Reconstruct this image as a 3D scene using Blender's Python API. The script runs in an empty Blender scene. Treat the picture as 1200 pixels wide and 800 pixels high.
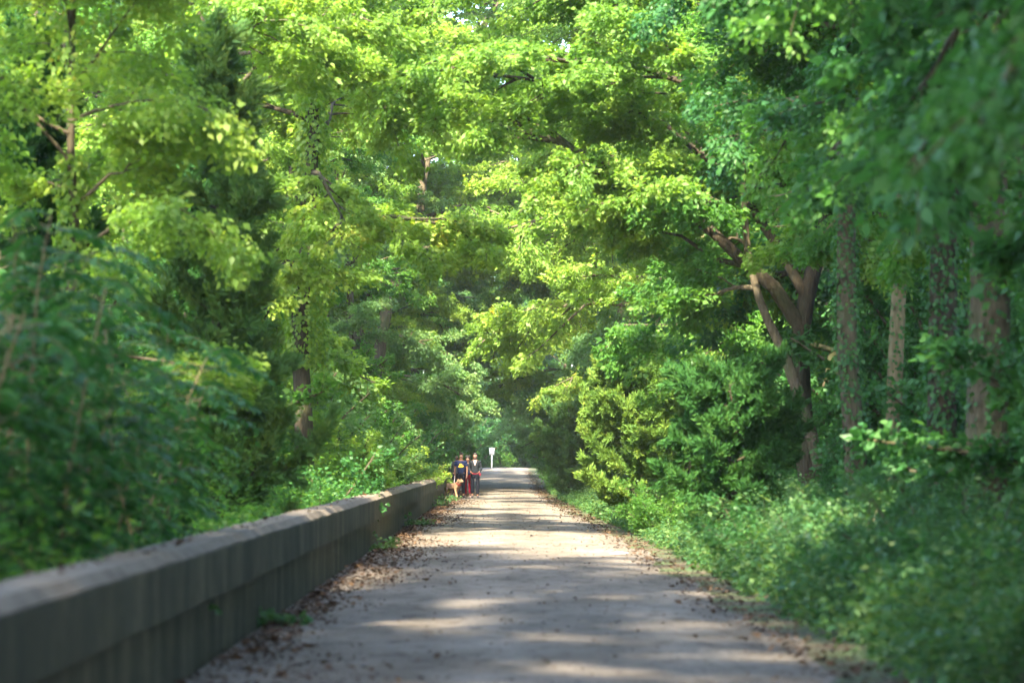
import bpy, bmesh, math, random
import numpy as np
from mathutils import Vector
R = math.radians
PI = math.pi
scene = bpy.context.scene
COL = scene.collection

# ------------------------------------------------------------------ helpers
def link(o, parent=None):
    COL.objects.link(o)
    if parent is not None:
        o.parent = parent
    return o

def tag(o, label=None, cat=None, group=None, kind=None):
    if label: o['label'] = label
    if cat: o['category'] = cat
    if group: o['group'] = group
    if kind: o['kind'] = kind
    return o

def empty(name, loc, rz=0.0, sc=1.0):
    o = bpy.data.objects.new(name, None)
    link(o)
    o.empty_display_size = 0.2
    o.location = loc
    o.rotation_euler = (0, 0, rz)
    o.scale = (sc, sc, sc) if not isinstance(sc, tuple) else sc
    return o

def mesh_np(name, V, F, mat=None, smooth=False, tint=None):
    """V (n,3), F (m,k) all faces with k corners."""
    V = np.asarray(V, dtype=np.float32); F = np.asarray(F, dtype=np.int32)
    me = bpy.data.meshes.new(name)
    me.vertices.add(len(V)); me.vertices.foreach_set('co', V.ravel())
    k = F.shape[1]
    me.loops.add(F.size); me.loops.foreach_set('vertex_index', F.ravel())
    me.polygons.add(len(F))
    me.polygons.foreach_set('loop_start', np.arange(0, F.size, k, dtype=np.int32))
    me.polygons.foreach_set('loop_total', np.full(len(F), k, dtype=np.int32))
    if smooth:
        me.polygons.foreach_set('use_smooth', np.ones(len(F), dtype=bool))
    if tint is not None:
        a = me.attributes.new('tint', 'FLOAT', 'FACE')
        a.data.foreach_set('value', np.asarray(tint, dtype=np.float32))
    me.update(calc_edges=True)
    if mat: me.materials.append(mat)
    return me

def mobj(name, me, parent=None, mat=None):
    o = bpy.data.objects.new(name, me)
    link(o, parent)
    if mat is not None and len(o.material_slots):
        o.material_slots[0].link = 'OBJECT'
        o.material_slots[0].material = mat
    return o

class MB:
    """collects quads/tris into one bmesh"""
    def __init__(s): s.bm = bmesh.new()
    def box(s, x0, x1, y0, y1, z0, z1, bev=0.0):
        r = bmesh.ops.create_cube(s.bm, size=1.0)
        for v in r['verts']:
            v.co = Vector(((x0+x1)/2+v.co.x*(x1-x0), (y0+y1)/2+v.co.y*(y1-y0), (z0+z1)/2+v.co.z*(z1-z0)))
        if bev > 0:
            es = list({e for v in r['verts'] for e in v.link_edges})
            bmesh.ops.bevel(s.bm, geom=es, offset=bev, segments=2, affect='EDGES')
        return s
    def ball(s, c, r, seg=12, ring=8):
        q = bmesh.ops.create_uvsphere(s.bm, u_segments=seg, v_segments=ring, radius=1.0)
        for v in q['verts']:
            v.co = Vector((c[0]+v.co.x*r[0], c[1]+v.co.y*r[1], c[2]+v.co.z*r[2]))
        return s
    def obj(s, name, mat, parent=None, smooth=True):
        me = bpy.data.meshes.new(name)
        if smooth:
            for f in s.bm.faces: f.smooth = True
        s.bm.to_mesh(me); s.bm.free()
        me.materials.append(mat)
        return mobj(name, me, parent)

def tubes_mesh(name, tubes, mat):
    """tubes: list of (pts (n,3), radii (n,), sides)"""
    Vs, Fs, off = [], [], 0
    for pts, rad, k in tubes:
        pts = np.asarray(pts, float); rad = np.asarray(rad, float); n = len(pts)
        T = np.gradient(pts, axis=0); T /= np.linalg.norm(T, axis=1)[:, None]+1e-9
        ref = np.array([0.31, 0.77, 0.1]) if abs(T[0][2]) > 0.7 else np.array([0.05, 0.1, 1.0])
        A = np.cross(T, ref); A /= np.linalg.norm(A, axis=1)[:, None]+1e-9
        B = np.cross(T, A)
        an = np.arange(k)*2*PI/k
        ring = (A[:, None, :]*np.cos(an)[None, :, None]+B[:, None, :]*np.sin(an)[None, :, None])
        if k >= 8:   # lobed, uneven bark outline
            wob = 1+0.10*np.sin(an*3+pts[0, 0]*7)[None, :, None]*np.ones((n, 1, 1))+0.06*np.sin(an*5+np.arange(n)[:, None]*0.9)[:, :, None]
            ring = ring*wob
        V = (pts[:, None, :]+ring*rad[:, None, None]).reshape(-1, 3)
        i = np.arange(n-1)[:, None]*k; j = np.arange(k)[None, :]
        F = np.stack([i+j, i+(j+1) % k, i+k+(j+1) % k, i+k+j], -1).reshape(-1, 4)+off
        Vs.append(V); Fs.append(F); off += len(V)
    return mesh_np(name, np.concatenate(Vs), np.concatenate(Fs), mat, smooth=True)

def nrm(a): return a/(np.linalg.norm(a, axis=-1, keepdims=True)+1e-9)

def leaves_mesh(name, P, D, N, L, W, rng, mat, tint=None, cup=0.10, droop=0.10):
    """folded diamond leaf blades; P base points, D directions, N normals, L length, W half width"""
    D = nrm(D); S = nrm(np.cross(D, N)); N = np.cross(S, D)
    L = L[:, None]; W = W[:, None]
    a = P
    b = P+D*L*0.42+S*W+N*L*cup
    c = P+D*L-N*L*droop
    d = P+D*L*0.42-S*W+N*L*cup
    V = np.stack([a, b, c, d], 1).reshape(-1, 3)
    F = np.arange(len(V)).reshape(-1, 4)
    if tint is None: tint = rng.random(len(P))
    return mesh_np(name, V, F, mat, tint=tint)

def poly(p0, d0, length, n, pull, wob, rng):
    """a limb: starts along d0, is pulled towards pull, wobbles"""
    pts = [np.array(p0, float)]; d = np.array(d0, float); st = length/(n-1)
    for i in range(n-1):
        d = d+np.array(pull)/(n-1)+rng.normal(0, wob, 3)
        d = d/np.linalg.norm(d)
        pts.append(pts[-1]+d*st)
    return np.array(pts)

def at_s(pts, s):
    f = s*(len(pts)-1); i = min(int(f), len(pts)-2); u = f-i
    return pts[i]*(1-u)+pts[i+1]*u, nrm(pts[i+1]-pts[i])

# ------------------------------------------------------------------ materials
def newmat(name):
    m = bpy.data.materials.new(name); m.use_nodes = True
    nt = m.node_tree; nt.nodes.clear()
    out = nt.nodes.new('ShaderNodeOutputMaterial')
    return m, nt, out
def nd(nt, typ, **kw):
    n = nt.nodes.new(typ)
    for k, v in kw.items():
        if k in n.inputs: n.inputs[k].default_value = v
        else: setattr(n, k, v)
    return n
def ramp(nt, fac, stops):
    r = nt.nodes.new('ShaderNodeValToRGB'); e = r.color_ramp.elements
    while len(e) < len(stops): e.new(0.5)
    for i, (p, c) in enumerate(stops):
        e[i].position = p; e[i].color = (*c, 1)
    nt.links.new(fac, r.inputs['Fac']); return r.outputs['Color']

def leaf_mat(name, stops, trans=0.42, tcol=(1.75, 1.65, .8), rough=0.5, spread=0.25):
    m, nt, out = newmat(name); lk = nt.links.new
    at = nd(nt, 'ShaderNodeAttribute', attribute_name='tint')
    oi = nd(nt, 'ShaderNodeObjectInfo')
    mm = nd(nt, 'ShaderNodeMath', operation='MULTIPLY_ADD'); lk(oi.outputs['Random'], mm.inputs[0]); mm.inputs[1].default_value = spread
    sub = nd(nt, 'ShaderNodeMath', operation='MULTIPLY'); lk(at.outputs['Fac'], sub.inputs[0]); sub.inputs[1].default_value = 1-spread
    lk(sub.outputs[0], mm.inputs[2])
    col = ramp(nt, mm.outputs[0], stops)
    p = nd(nt, 'ShaderNodeBsdfPrincipled', Roughness=rough); p.inputs['Specular IOR Level'].default_value = 0.35 if rough < .55 else .12
    lk(col, p.inputs['Base Color'])
    t = nd(nt, 'ShaderNodeBsdfTranslucent')
    mx = nd(nt, 'ShaderNodeMix', data_type='RGBA', blend_type='MULTIPLY'); mx.inputs[0].default_value = 1.0
    lk(col, mx.inputs[6]); mx.inputs[7].default_value = (*tcol, 1); lk(mx.outputs[2], t.inputs['Color'])
    ms = nd(nt, 'ShaderNodeMixShader'); ms.inputs[0].default_value = trans
    lk(p.outputs[0], ms.inputs[1]); lk(t.outputs[0], ms.inputs[2]); lk(ms.outputs[0], out.inputs['Surface'])
    return m

LM = {
 'broad':  leaf_mat('broad_leaf',  [(0, (.038, .12, .03)), (.5, (.075, .195, .036)), (.93, (.14, .25, .045)), (1, (.34, .24, .05))], trans=.55, tcol=(1.65, 1.65, .75)),
 'yellow': leaf_mat('yellow_green_leaf', [(0, (.09, .18, .035)), (.5, (.16, .275, .044)), (.9, (.26, .34, .062)), (1, (.46, .28, .05))], trans=.55, tcol=(1.7, 1.65, .75)),
 'fresh':  leaf_mat('fresh_green_leaf', [(0, (.06, .15, .032)), (.5, (.13, .245, .042)), (.93, (.22, .31, .055)), (1, (.40, .27, .05))], trans=.55, tcol=(1.68, 1.65, .78)),
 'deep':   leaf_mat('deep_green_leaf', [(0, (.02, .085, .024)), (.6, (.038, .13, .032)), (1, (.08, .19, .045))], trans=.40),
 'pale':   leaf_mat('pale_green_leaf', [(0, (.07, .16, .055)), (.6, (.11, .22, .075)), (1, (.19, .28, .10))], trans=.52),
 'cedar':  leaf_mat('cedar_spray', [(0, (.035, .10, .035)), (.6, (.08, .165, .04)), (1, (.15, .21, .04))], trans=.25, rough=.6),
 'cedarlit': leaf_mat('olive_sunlit_cedar_spray', [(0, (.05, .12, .025)), (.6, (.10, .18, .03)), (1, (.20, .25, .04))], trans=.28, rough=.6),  # lighter copy of the cedar tone, sunlight worked into its colour
 'cedarshade': leaf_mat('shade_toned_cedar_spray', [(0, (.016, .062, .016)), (.6, (.03, .095, .02)), (1, (.065, .13, .026))], trans=.25, rough=.8),  # darker copy of the cedar tone, shade worked into its colour
 'weed':   leaf_mat('weed_leaf', [(0, (.028, .095, .035)), (.55, (.06, .15, .05)), (.95, (.13, .20, .06)), (1, (.30, .24, .06))]),
 'grass':  leaf_mat('grass_blade', [(0, (.05, .11, .025)), (.6, (.11, .17, .04)), (.9, (.2, .2, .06)), (1, (.34, .26, .11))], trans=.35),
 'gold':   leaf_mat('golden_leaf', [(0, (.25, .2, .03)), (.6, (.42, .30, .05)), (1, (.6, .45, .2))]),
 'red':    leaf_mat('red_leaf', [(0, (.10, .014, .008)), (1, (.2, .035, .014))], tcol=(1, .5, .4)),
 'litter': leaf_mat('dry_leaf', [(0, (.026, .018, .012)), (.5, (.062, .039, .025)), (.88, (.115, .072, .04)), (1, (.21, .125, .06))], trans=.12, tcol=(1, .8, .5), rough=.8),
}

def rock_bark(name, c0, c1, moss=0.0, scale=1.0):
    m, nt, out = newmat(name); lk = nt.links.new
    tc = nd(nt, 'ShaderNodeTexCoord'); mp = nd(nt, 'ShaderNodeMapping'); mp.inputs['Scale'].default_value = (9*scale, 9*scale, 1.8*scale)
    lk(tc.outputs['Object'], mp.inputs[0])
    n1 = nd(nt, 'ShaderNodeTexNoise', Scale=2.4, Detail=6.0, Roughness=.65); lk(mp.outputs[0], n1.inputs['Vector'])
    v = nd(nt, 'ShaderNodeTexVoronoi', Scale=2.2); v.feature = 'DISTANCE_TO_EDGE'; lk(mp.outputs[0], v.inputs['Vector'])
    col = ramp(nt, n1.outputs['Fac'], [(.3, c0), (.7, c1)])
    n2 = nd(nt, 'ShaderNodeTexNoise', Scale=1.3, Detail=3.0); lk(tc.outputs['Object'], n2.inputs['Vector'])
    mr = nd(nt, 'ShaderNodeMapRange'); mr.inputs[1].default_value = .5; mr.inputs[2].default_value = .72; mr.inputs[4].default_value = moss
    lk(n2.outputs['Fac'], mr.inputs[0])
    mx = nd(nt, 'ShaderNodeMix', data_type='RGBA'); lk(mr.outputs[0], mx.inputs[0]); lk(col, mx.inputs[6]); mx.inputs[7].default_value = (.05, .075, .025, 1)
    p = nd(nt, 'ShaderNodeBsdfPrincipled', Roughness=.9); p.inputs['Specular IOR Level'].default_value = .2
    lk(mx.outputs[2], p.inputs['Base Color'])
    ad = nd(nt, 'ShaderNodeMath', operation='MULTIPLY'); lk(n1.outputs['Fac'], ad.inputs[0]); lk(v.outputs['Distance'], ad.inputs[1])
    b = nd(nt, 'ShaderNodeBump', Strength=.9, Distance=.06); lk(ad.outputs[0], b.inputs['Height']); lk(b.outputs[0], p.inputs['Normal'])
    lk(p.outputs[0], out.inputs['Surface'])
    return m
BARK = rock_bark('brown_bark', (.040, .034, .021), (.12, .098, .062), .7)
BARK_DARK = rock_bark('dark_bark', (.022, .019, .013), (.072, .058, .038), .5)
BARK_PALE = rock_bark('pale_bark', (.11, .09, .05), (.29, .23, .13), .3)

def simple(name, c, rough=.8, var=0.25, scale=40, bump=.15):
    m, nt, out = newmat(name); lk = nt.links.new
    tc = nd(nt, 'ShaderNodeTexCoord')
    n = nd(nt, 'ShaderNodeTexNoise', Scale=scale, Detail=4.0); lk(tc.outputs['Object'], n.inputs['Vector'])
    a = tuple(x*(1-var) for x in c); b2 = tuple(min(1, x*(1+var)) for x in c)
    col = ramp(nt, n.outputs['Fac'], [(.3, a), (.7, b2)])
    p = nd(nt, 'ShaderNodeBsdfPrincipled', Roughness=rough); lk(col, p.inputs['Base Color'])
    p.inputs['Specular IOR Level'].default_value = .3 if rough < .65 else .08
    b = nd(nt, 'ShaderNodeBump', Strength=bump, Distance=.01); lk(n.outputs['Fac'], b.inputs['Height']); lk(b.outputs[0], p.inputs['Normal'])
    lk(p.outputs[0], out.inputs['Surface'])
    return m

def ground_mat():
    m, nt, out = newmat('woodland_floor'); lk = nt.links.new
    g = nd(nt, 'ShaderNodeNewGeometry')
    n1 = nd(nt, 'ShaderNodeTexNoise', Scale=.8, Detail=8.0, Roughness=.65); lk(g.outputs['Position'], n1.inputs['Vector'])
    n2 = nd(nt, 'ShaderNodeTexNoise', Scale=14.0, Detail=5.0); lk(g.outputs['Position'], n2.inputs['Vector'])
    c1 = ramp(nt, n2.outputs['Fac'], [(.3, (.03, .022, .014)), (.55, (.085, .06, .035)), (.75, (.15, .10, .055))])
    c2 = ramp(nt, n2.outputs['Fac'], [(.3, (.02, .045, .012)), (.7, (.06, .10, .03))])
    f = nd(nt, 'ShaderNodeMapRange'); f.inputs[1].default_value = .42; f.inputs[2].default_value = .6; lk(n1.outputs['Fac'], f.inputs[0])
    mx = nd(nt, 'ShaderNodeMix', data_type='RGBA'); lk(f.outputs[0], mx.inputs[0]); lk(c1, mx.inputs[6]); lk(c2, mx.inputs[7])
    p = nd(nt, 'ShaderNodeBsdfPrincipled', Roughness=.95); lk(mx.outputs[2], p.inputs['Base Color'])
    b = nd(nt, 'ShaderNodeBump', Strength=.8, Distance=.05); lk(n2.outputs['Fac'], b.inputs['Height']); lk(b.outputs[0], p.inputs['Normal'])
    lk(p.outputs[0], out.inputs['Surface']); return m

def path_mat():
    m, nt, out = newmat('compacted_gravel'); lk = nt.links.new
    g = nd(nt, 'ShaderNodeNewGeometry')
    mp = nd(nt, 'ShaderNodeMapping'); mp.inputs['Scale'].default_value = (1.0, .55, 1); lk(g.outputs['Position'], mp.inputs[0])
    n1 = nd(nt, 'ShaderNodeTexNoise', Scale=.9, Detail=7.0, Roughness=.62); lk(mp.outputs[0], n1.inputs['Vector'])
    n2 = nd(nt, 'ShaderNodeTexNoise', Scale=38.0, Detail=4.0, Roughness=.7); lk(g.outputs['Position'], n2.inputs['Vector'])
    n3 = nd(nt, 'ShaderNodeTexNoise', Scale=4.5, Detail=5.0, Roughness=.6); lk(mp.outputs[0], n3.inputs['Vector'])
    v = nd(nt, 'ShaderNodeTexVoronoi', Scale=26.0); lk(g.outputs['Position'], v.inputs['Vector'])
    c1 = ramp(nt, n1.outputs['Fac'], [(.32, (.122, .106, .086)), (.5, (.19, .167, .14)), (.7, (.24, .213, .182))])
    c2 = ramp(nt, n2.outputs['Fac'], [(.28, (.35, .32, .3)), (.5, (.9, .9, .9)), (.72, (1.25, 1.22, 1.2))])
    mx = nd(nt, 'ShaderNodeMix', data_type='RGBA', blend_type='MULTIPLY'); mx.inputs[0].default_value = .8
    lk(c1, mx.inputs[6]); lk(c2, mx.inputs[7])
    c3 = ramp(nt, n3.outputs['Fac'], [(.33, (.42, .38, .34)), (.47, (1, 1, 1))])
    mx2 = nd(nt, 'ShaderNodeMix', data_type='RGBA', blend_type='MULTIPLY'); mx2.inputs[0].default_value = .75
    lk(mx.outputs[2], mx2.inputs[6]); lk(c3, mx2.inputs[7])
    # worn tracks along the path: finer, paler grit where feet and wheels pass
    sx = nd(nt, 'ShaderNodeSeparateXYZ'); lk(g.outputs['Position'], sx.inputs[0])
    wv = nd(nt, 'ShaderNodeTexNoise', Scale=.16, Detail=2.0); lk(g.outputs['Position'], wv.inputs['Vector'])
    a1 = nd(nt, 'ShaderNodeMath', operation='MULTIPLY_ADD'); lk(wv.outputs['Fac'], a1.inputs[0]); a1.inputs[1].default_value = 1.2; lk(sx.outputs[0], a1.inputs[2])
    a2 = nd(nt, 'ShaderNodeMath', operation='MULTIPLY'); lk(a1.outputs[0], a2.inputs[0]); a2.inputs[1].default_value = 3.6
    a3 = nd(nt, 'ShaderNodeMath', operation='SINE'); lk(a2.outputs[0], a3.inputs[0])
    c4 = ramp(nt, a3.outputs[0], [(0.0, (.86, .85, .84)), (.9, (1.1, 1.09, 1.08))])
    mx3 = nd(nt, 'ShaderNodeMix', data_type='RGBA', blend_type='MULTIPLY'); mx3.inputs[0].default_value = 1.0
    lk(mx2.outputs[2], mx3.inputs[6]); lk(c4, mx3.inputs[7])
    p = nd(nt, 'ShaderNodeBsdfPrincipled', Roughness=.95); lk(mx3.outputs[2], p.inputs['Base Color']); p.inputs['Specular IOR Level'].default_value = .2
    s = nd(nt, 'ShaderNodeMath', operation='ADD'); lk(n2.outputs['Fac'], s.inputs[0]); lk(v.outputs['Distance'], s.inputs[1])
    b = nd(nt, 'ShaderNodeBump', Strength=.7, Distance=.02); lk(s.outputs[0], b.inputs['Height'])
    b2 = nd(nt, 'ShaderNodeBump', Strength=.5, Distance=.08); lk(n3.outputs['Fac'], b2.inputs['Height']); lk(b.outputs[0], b2.inputs['Normal'])
    lk(b2.outputs[0], p.inputs['Normal'])
    lk(p.outputs[0], out.inputs['Surface']); return m

def concrete_mat():
    m, nt, out = newmat('shaded_weathered_concrete'); lk = nt.links.new
    g = nd(nt, 'ShaderNodeNewGeometry')
    mp = nd(nt, 'ShaderNodeMapping'); mp.inputs['Scale'].default_value = (1.5, 1.5, .4); lk(g.outputs['Position'], mp.inputs[0])
    n1 = nd(nt, 'ShaderNodeTexNoise', Scale=1.6, Detail=6.0, Roughness=.6); lk(mp.outputs[0], n1.inputs['Vector'])
    n2 = nd(nt, 'ShaderNodeTexNoise', Scale=9.0, Detail=8.0, Roughness=.7); lk(g.outputs['Position'], n2.inputs['Vector'])
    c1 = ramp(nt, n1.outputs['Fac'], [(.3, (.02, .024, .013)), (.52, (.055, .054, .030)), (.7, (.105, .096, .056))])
    c2 = ramp(nt, n2.outputs['Fac'], [(.3, (.55, .56, .5)), (.6, (1.05, 1.03, 1))])
    mx = nd(nt, 'ShaderNodeMix', data_type='RGBA', blend_type='MULTIPLY'); mx.inputs[0].default_value = .8
    lk(c1, mx.inputs[6]); lk(c2, mx.inputs[7])
    p = nd(nt, 'ShaderNodeBsdfPrincipled', Roughness=.9); lk(mx.outputs[2], p.inputs['Base Color']); p.inputs['Specular IOR Level'].default_value = .25
    b = nd(nt, 'ShaderNodeBump', Strength=.5, Distance=.015); lk(n2.outputs['Fac'], b.inputs['Height']); lk(b.outputs[0], p.inputs['Normal'])
    lk(p.outputs[0], out.inputs['Surface']); return m
CONCRETE = concrete_mat()  # face albedo lowered to hold its shade; the blotches are weathering
COPING = simple('lit_concrete_top', (.16, .136, .108), .9, .3, 6, .4)  # paler than the faces: light on the upturned top is in the colour

# ------------------------------------------------------------------ ground, path, wall
def gz(y):
    y = np.asarray(y, float)
    up = np.clip((y-112)/94.0, 0, 1); up = up*up*(1.6-.6*up)
    dn = np.clip((y-206)/40.0, 0, 1)
    return .95*up-.75*dn*dn*(3-2*dn)

def build_ground():
    xs = np.concatenate([[-420, -200, -90, -45], np.arange(-28, 29, 2.0), [45, 90, 200, 420]])
    ys = np.concatenate([[-200, -80, -30], np.arange(-10, 262, 4.0), [300, 380, 520, 700]])
    X, Y = np.meshgrid(xs, ys); rng = np.random.default_rng(2)
    Z = gz(Y)-.02
    out = np.clip((np.abs(X-.2)-4.0)/4, 0, 1)
    Z = Z+out*rng.normal(0, .10, X.shape)
    Z = np.where((X < -2.6), Z-.15, Z)
    n, k = X.shape
    V = np.stack([X, Y, Z], -1).reshape(-1, 3)
    i = np.arange(n-1)[:, None]*k; j = np.arange(k-1)[None, :]
    F = np.stack([i+j, i+j+1, i+k+j+1, i+k+j], -1).reshape(-1, 4)
    o = mobj('ground', mesh_np('ground', V, F, ground_mat(), smooth=True)); tag(o, kind='structure')

def path_edges(y):
    y = np.asarray(y, float)
    lf = -2.12+.0*y
    lf = np.where(y > 101, -2.12+np.clip((y-101)/104, 0, 1)*.57, lf)
    rt = 2.36-np.clip((y-45)/45, 0, 1)*.36+np.clip((y-110)/95, 0, 1)*.55
    return lf, rt
def build_path():
    ys = np.arange(-12, 225, .5); rng = np.random.default_rng(4)
    lf, rt = path_edges(ys)
    rt = rt+.10*np.sin(ys*.7)+.06*np.sin(ys*1.9+1)+rng.normal(0, .025, len(ys))
    us = np.array([0, .04, .12, .25, .4, .5, .6, .75, .88, .96, 1])
    X = lf[:, None]*(1-us)+rt[:, None]*us
    Z = gz(ys)[:, None]+.03-.05*(np.abs(us-.5)*2)**3+.012*np.sin(ys*.35)[:, None]*np.sin(us*9)
    V = np.stack([X, np.repeat(ys[:, None], len(us), 1), Z], -1).reshape(-1, 3)
    n, k = X.shape
    i = np.arange(n-1)[:, None]*k; j = np.arange(k-1)[None, :]
    F = np.stack([i+j, i+j+1, i+k+j+1, i+k+j], -1).reshape(-1, 4)
    o = mobj('path', mesh_np('path', V, F, path_mat(), smooth=True)); tag(o, kind='structure')

def extrude_y(name, prof, ys, mat, parent, jit=.004, seed=0):
    rng = np.random.default_rng(seed); k = len(prof); n = len(ys)
    P = np.array(prof, float)
    V = np.zeros((n, k, 3)); V[:, :, 0] = P[None, :, 0]; V[:, :, 2] = P[None, :, 1]; V[:, :, 1] = ys[:, None]
    V[:, :, 0] += rng.normal(0, jit, (n, 1)); V[:, :, 2] += rng.normal(0, jit, (n, 1))
    V = V.reshape(-1, 3)
    i = np.arange(n-1)[:, None]*k; j = np.arange(k)[None, :]
    F = np.stack([i+j, i+(j+1) % k, i+k+(j+1) % k, i+k+j], -1).reshape(-1, 4)
    me = bpy.data.meshes.new(name)
    faces = [tuple(f) for f in F]+[tuple(range(k))[::-1], tuple(range((n-1)*k, n*k))]
    me.from_pydata([tuple(v) for v in V], [], faces); me.materials.append(mat)
    return mobj(name, me, parent)

def build_wall():
    w = empty('concrete_wall', (0, 0, 0))
    tag(w, 'long low grey concrete parapet wall along the left edge of the path', 'wall')
    ys = np.arange(3, 101.3, .4)
    extrude_y('wall_base', [(-2.36, -.4), (-2.13, -.4), (-2.13, .468), (-2.36, .468)], ys, CONCRETE, w, .003, 1)
    extrude_y('upper_band', [(-2.40, .47), (-2.065, .47), (-2.065, .79), (-2.07, .806), (-2.40, .806)], ys, CONCRETE, w, .003, 2)
    extrude_y('coping', [(-2.41, .809), (-2.068, .809), (-2.135, .872), (-2.41, .872)], ys, COPING, w, .004, 3)
build_ground(); build_path(); build_wall()

# ------------------------------------------------------------------ plant generators (each returns mesh pair)
def spray_leaves(name, tw, n, leaf, rng, mat, flat=.6, spread=.5, aspect=.28, up=.5, tint_mid=None):
    """tw: list of (p0,p1) twigs; n leaves spread over them as leafy sprays"""
    A = np.array([t[0] for t in tw]); B = np.array([t[1] for t in tw])
    ln = np.linalg.norm(B-A, axis=1); pr = ln*rng.uniform(.35, 1.5, len(ln)); pr /= pr.sum()
    ix = rng.choice(len(tw), n, p=pr)
    u = rng.random(n)**.75
    d = nrm(B-A)[ix]; l = ln[ix]
    up_v = np.array([0, 0, 1.0])
    s = nrm(np.cross(d, up_v)+1e-4); w = np.cross(s, d)
    lat = rng.normal(0, 1, n)*spread*.5*l*np.sqrt(np.clip(1.15-u, .1, 1)); ver = rng.normal(0, 1, n)*spread*.5*l*(1-flat)
    P = A[ix]+(B-A)[ix]*u[:, None]+s*lat[:, None]+w*ver[:, None]
    P[:, 2] -= .12*np.abs(lat)
    D = d*rng.uniform(.2, 1, n)[:, None]+s*np.sign(lat)[:, None]*rng.uniform(.2, 1, n)[:, None]+rng.normal(0, .35, (n, 3))
    D[:, 2] -= .25
    N = up_v*up+rng.normal(0, .62, (n, 3))
    L = leaf*np.clip(rng.lognormal(-.05, .32, n), .4, 1.7)
    tt = np.clip(rng.random(len(tw))[ix]*.55+rng.random(n)*.45, 0, 1)
    return leaves_mesh(name, P, D, N, L, L*aspect*rng.uniform(.75, 1.2, n), rng, mat, tint=tt)

def gen_tree(seed, H=16, r0=.25, base=.3, rad=4.5, nl=14, n=50000, leaf=.15, lean=(0, 0), droop=-.5, rise=.8,
             path=None, extra=None, flat=.4, top=1.0, rstep=1.0, sides=None, lm='broad', bark=None):
    rng = np.random.default_rng(seed); tubes, tw = [], []
    if path is None:
        tp = np.array([[0, 0, -.2], [0, 0, .15*H]] + [[lean[0]*t*t*H+rng.normal(0, .012)*H, lean[1]*t*t*H+rng.normal(0, .012)*H, t*H] for t in np.linspace(.3, 1, 7)])
    else:
        tp = np.array(path, float)
    tr = r0*np.linspace(1, .16, len(tp))**.85; tr[0] *= 1.35
    # denser trunk rings
    q = np.linspace(0, 1, 16); fp = np.stack([at_s(tp, s)[0] for s in q]); fr = np.interp(q*(len(tp)-1), np.arange(len(tp)), tr)
    tubes.append((fp, fr, 10))
    limbs = []
    for i in range(nl):
        t = base+(top-base)*((i+.5)/nl)**.9
        p, d = at_s(tp, min(t, .985))
        az = i*2.39996+rng.normal(0, .35)+seed
        k = (t-base)/(1-base+1e-6)
        R_ = rad*math.sqrt(max(.05, math.sin(PI*min(.97, .22+.72*k))))*rng.uniform(.75, 1.15)
        el = rise*rng.uniform(.5, 1.2)*(.5+.9*k)
        d0 = np.array([math.cos(az)*math.cos(el), math.sin(az)*math.cos(el), math.sin(el)])
        limbs.append((poly(p, d0, R_*1.1, 7, (0, 0, droop), .09, rng), r0*.42*(1-.6*k), .22))
    for e in (extra or []):
        limbs.append((np.array(e[0], float), e[1], e[2] if len(e) > 2 else .3))
    for pts, lr, s0 in limbs:
        tubes.append((pts, lr*np.linspace(1, .22, len(pts)), 6))
        ll = np.linalg.norm(np.diff(pts, axis=0), axis=1).sum()
        ns = max(5, int(ll*2.0*rstep)); ll = min(ll, 5.5)
        for j in range(ns):
            s = s0+(1-s0)*(j+.5)/ns
            p, d = at_s(pts, min(s, .99))
            sg = 1 if j % 2 else -1
            h = nrm(np.cross(d, [0, 0, 1.0])+1e-5)
            dd = nrm(d*rng.uniform(.5, 1)+h*sg*rng.uniform(.4, 1)+np.array([0, 0, rng.normal(.08, .28)]))
            L2 = (.22+.38*(1-s))*ll*rng.uniform(.6, 1.15)+.25
            sp = poly(p, dd, L2, 4, (0, 0, droop*.6), .1, rng)
            tubes.append((sp, lr*.36*np.linspace(1, .3, 4), 4))
            nt_ = max(3, int(L2*3.2))
            for m in range(nt_):
                s2 = .2+.8*(m+.5)/nt_
                p2, d2 = at_s(sp, min(s2, .99))
                h2 = nrm(np.cross(d2, [0, 0, 1.0])+1e-5)
                d3 = nrm(d2*.8+h2*(1 if m % 2 else -1)*rng.uniform(.3, 1)+np.array([0, 0, rng.normal(-.05, .3)]))
                L3 = rng.uniform(.35, .85)
                tw.append((p2, p2+d3*L3))
                if rng.random() < .35:
                    tubes.append((np.array([p2, p2+d3*L3*.5+np.array([0, 0, .02]), p2+d3*L3]), lr*.10*np.array([1, .7, .4])+.003, 3))
    tm = tubes_mesh('trunk', tubes, bark or BARK)
    cm = spray_leaves('crown', tw, n, leaf, rng, LM[lm], flat=flat)
    return tm, cm

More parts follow.
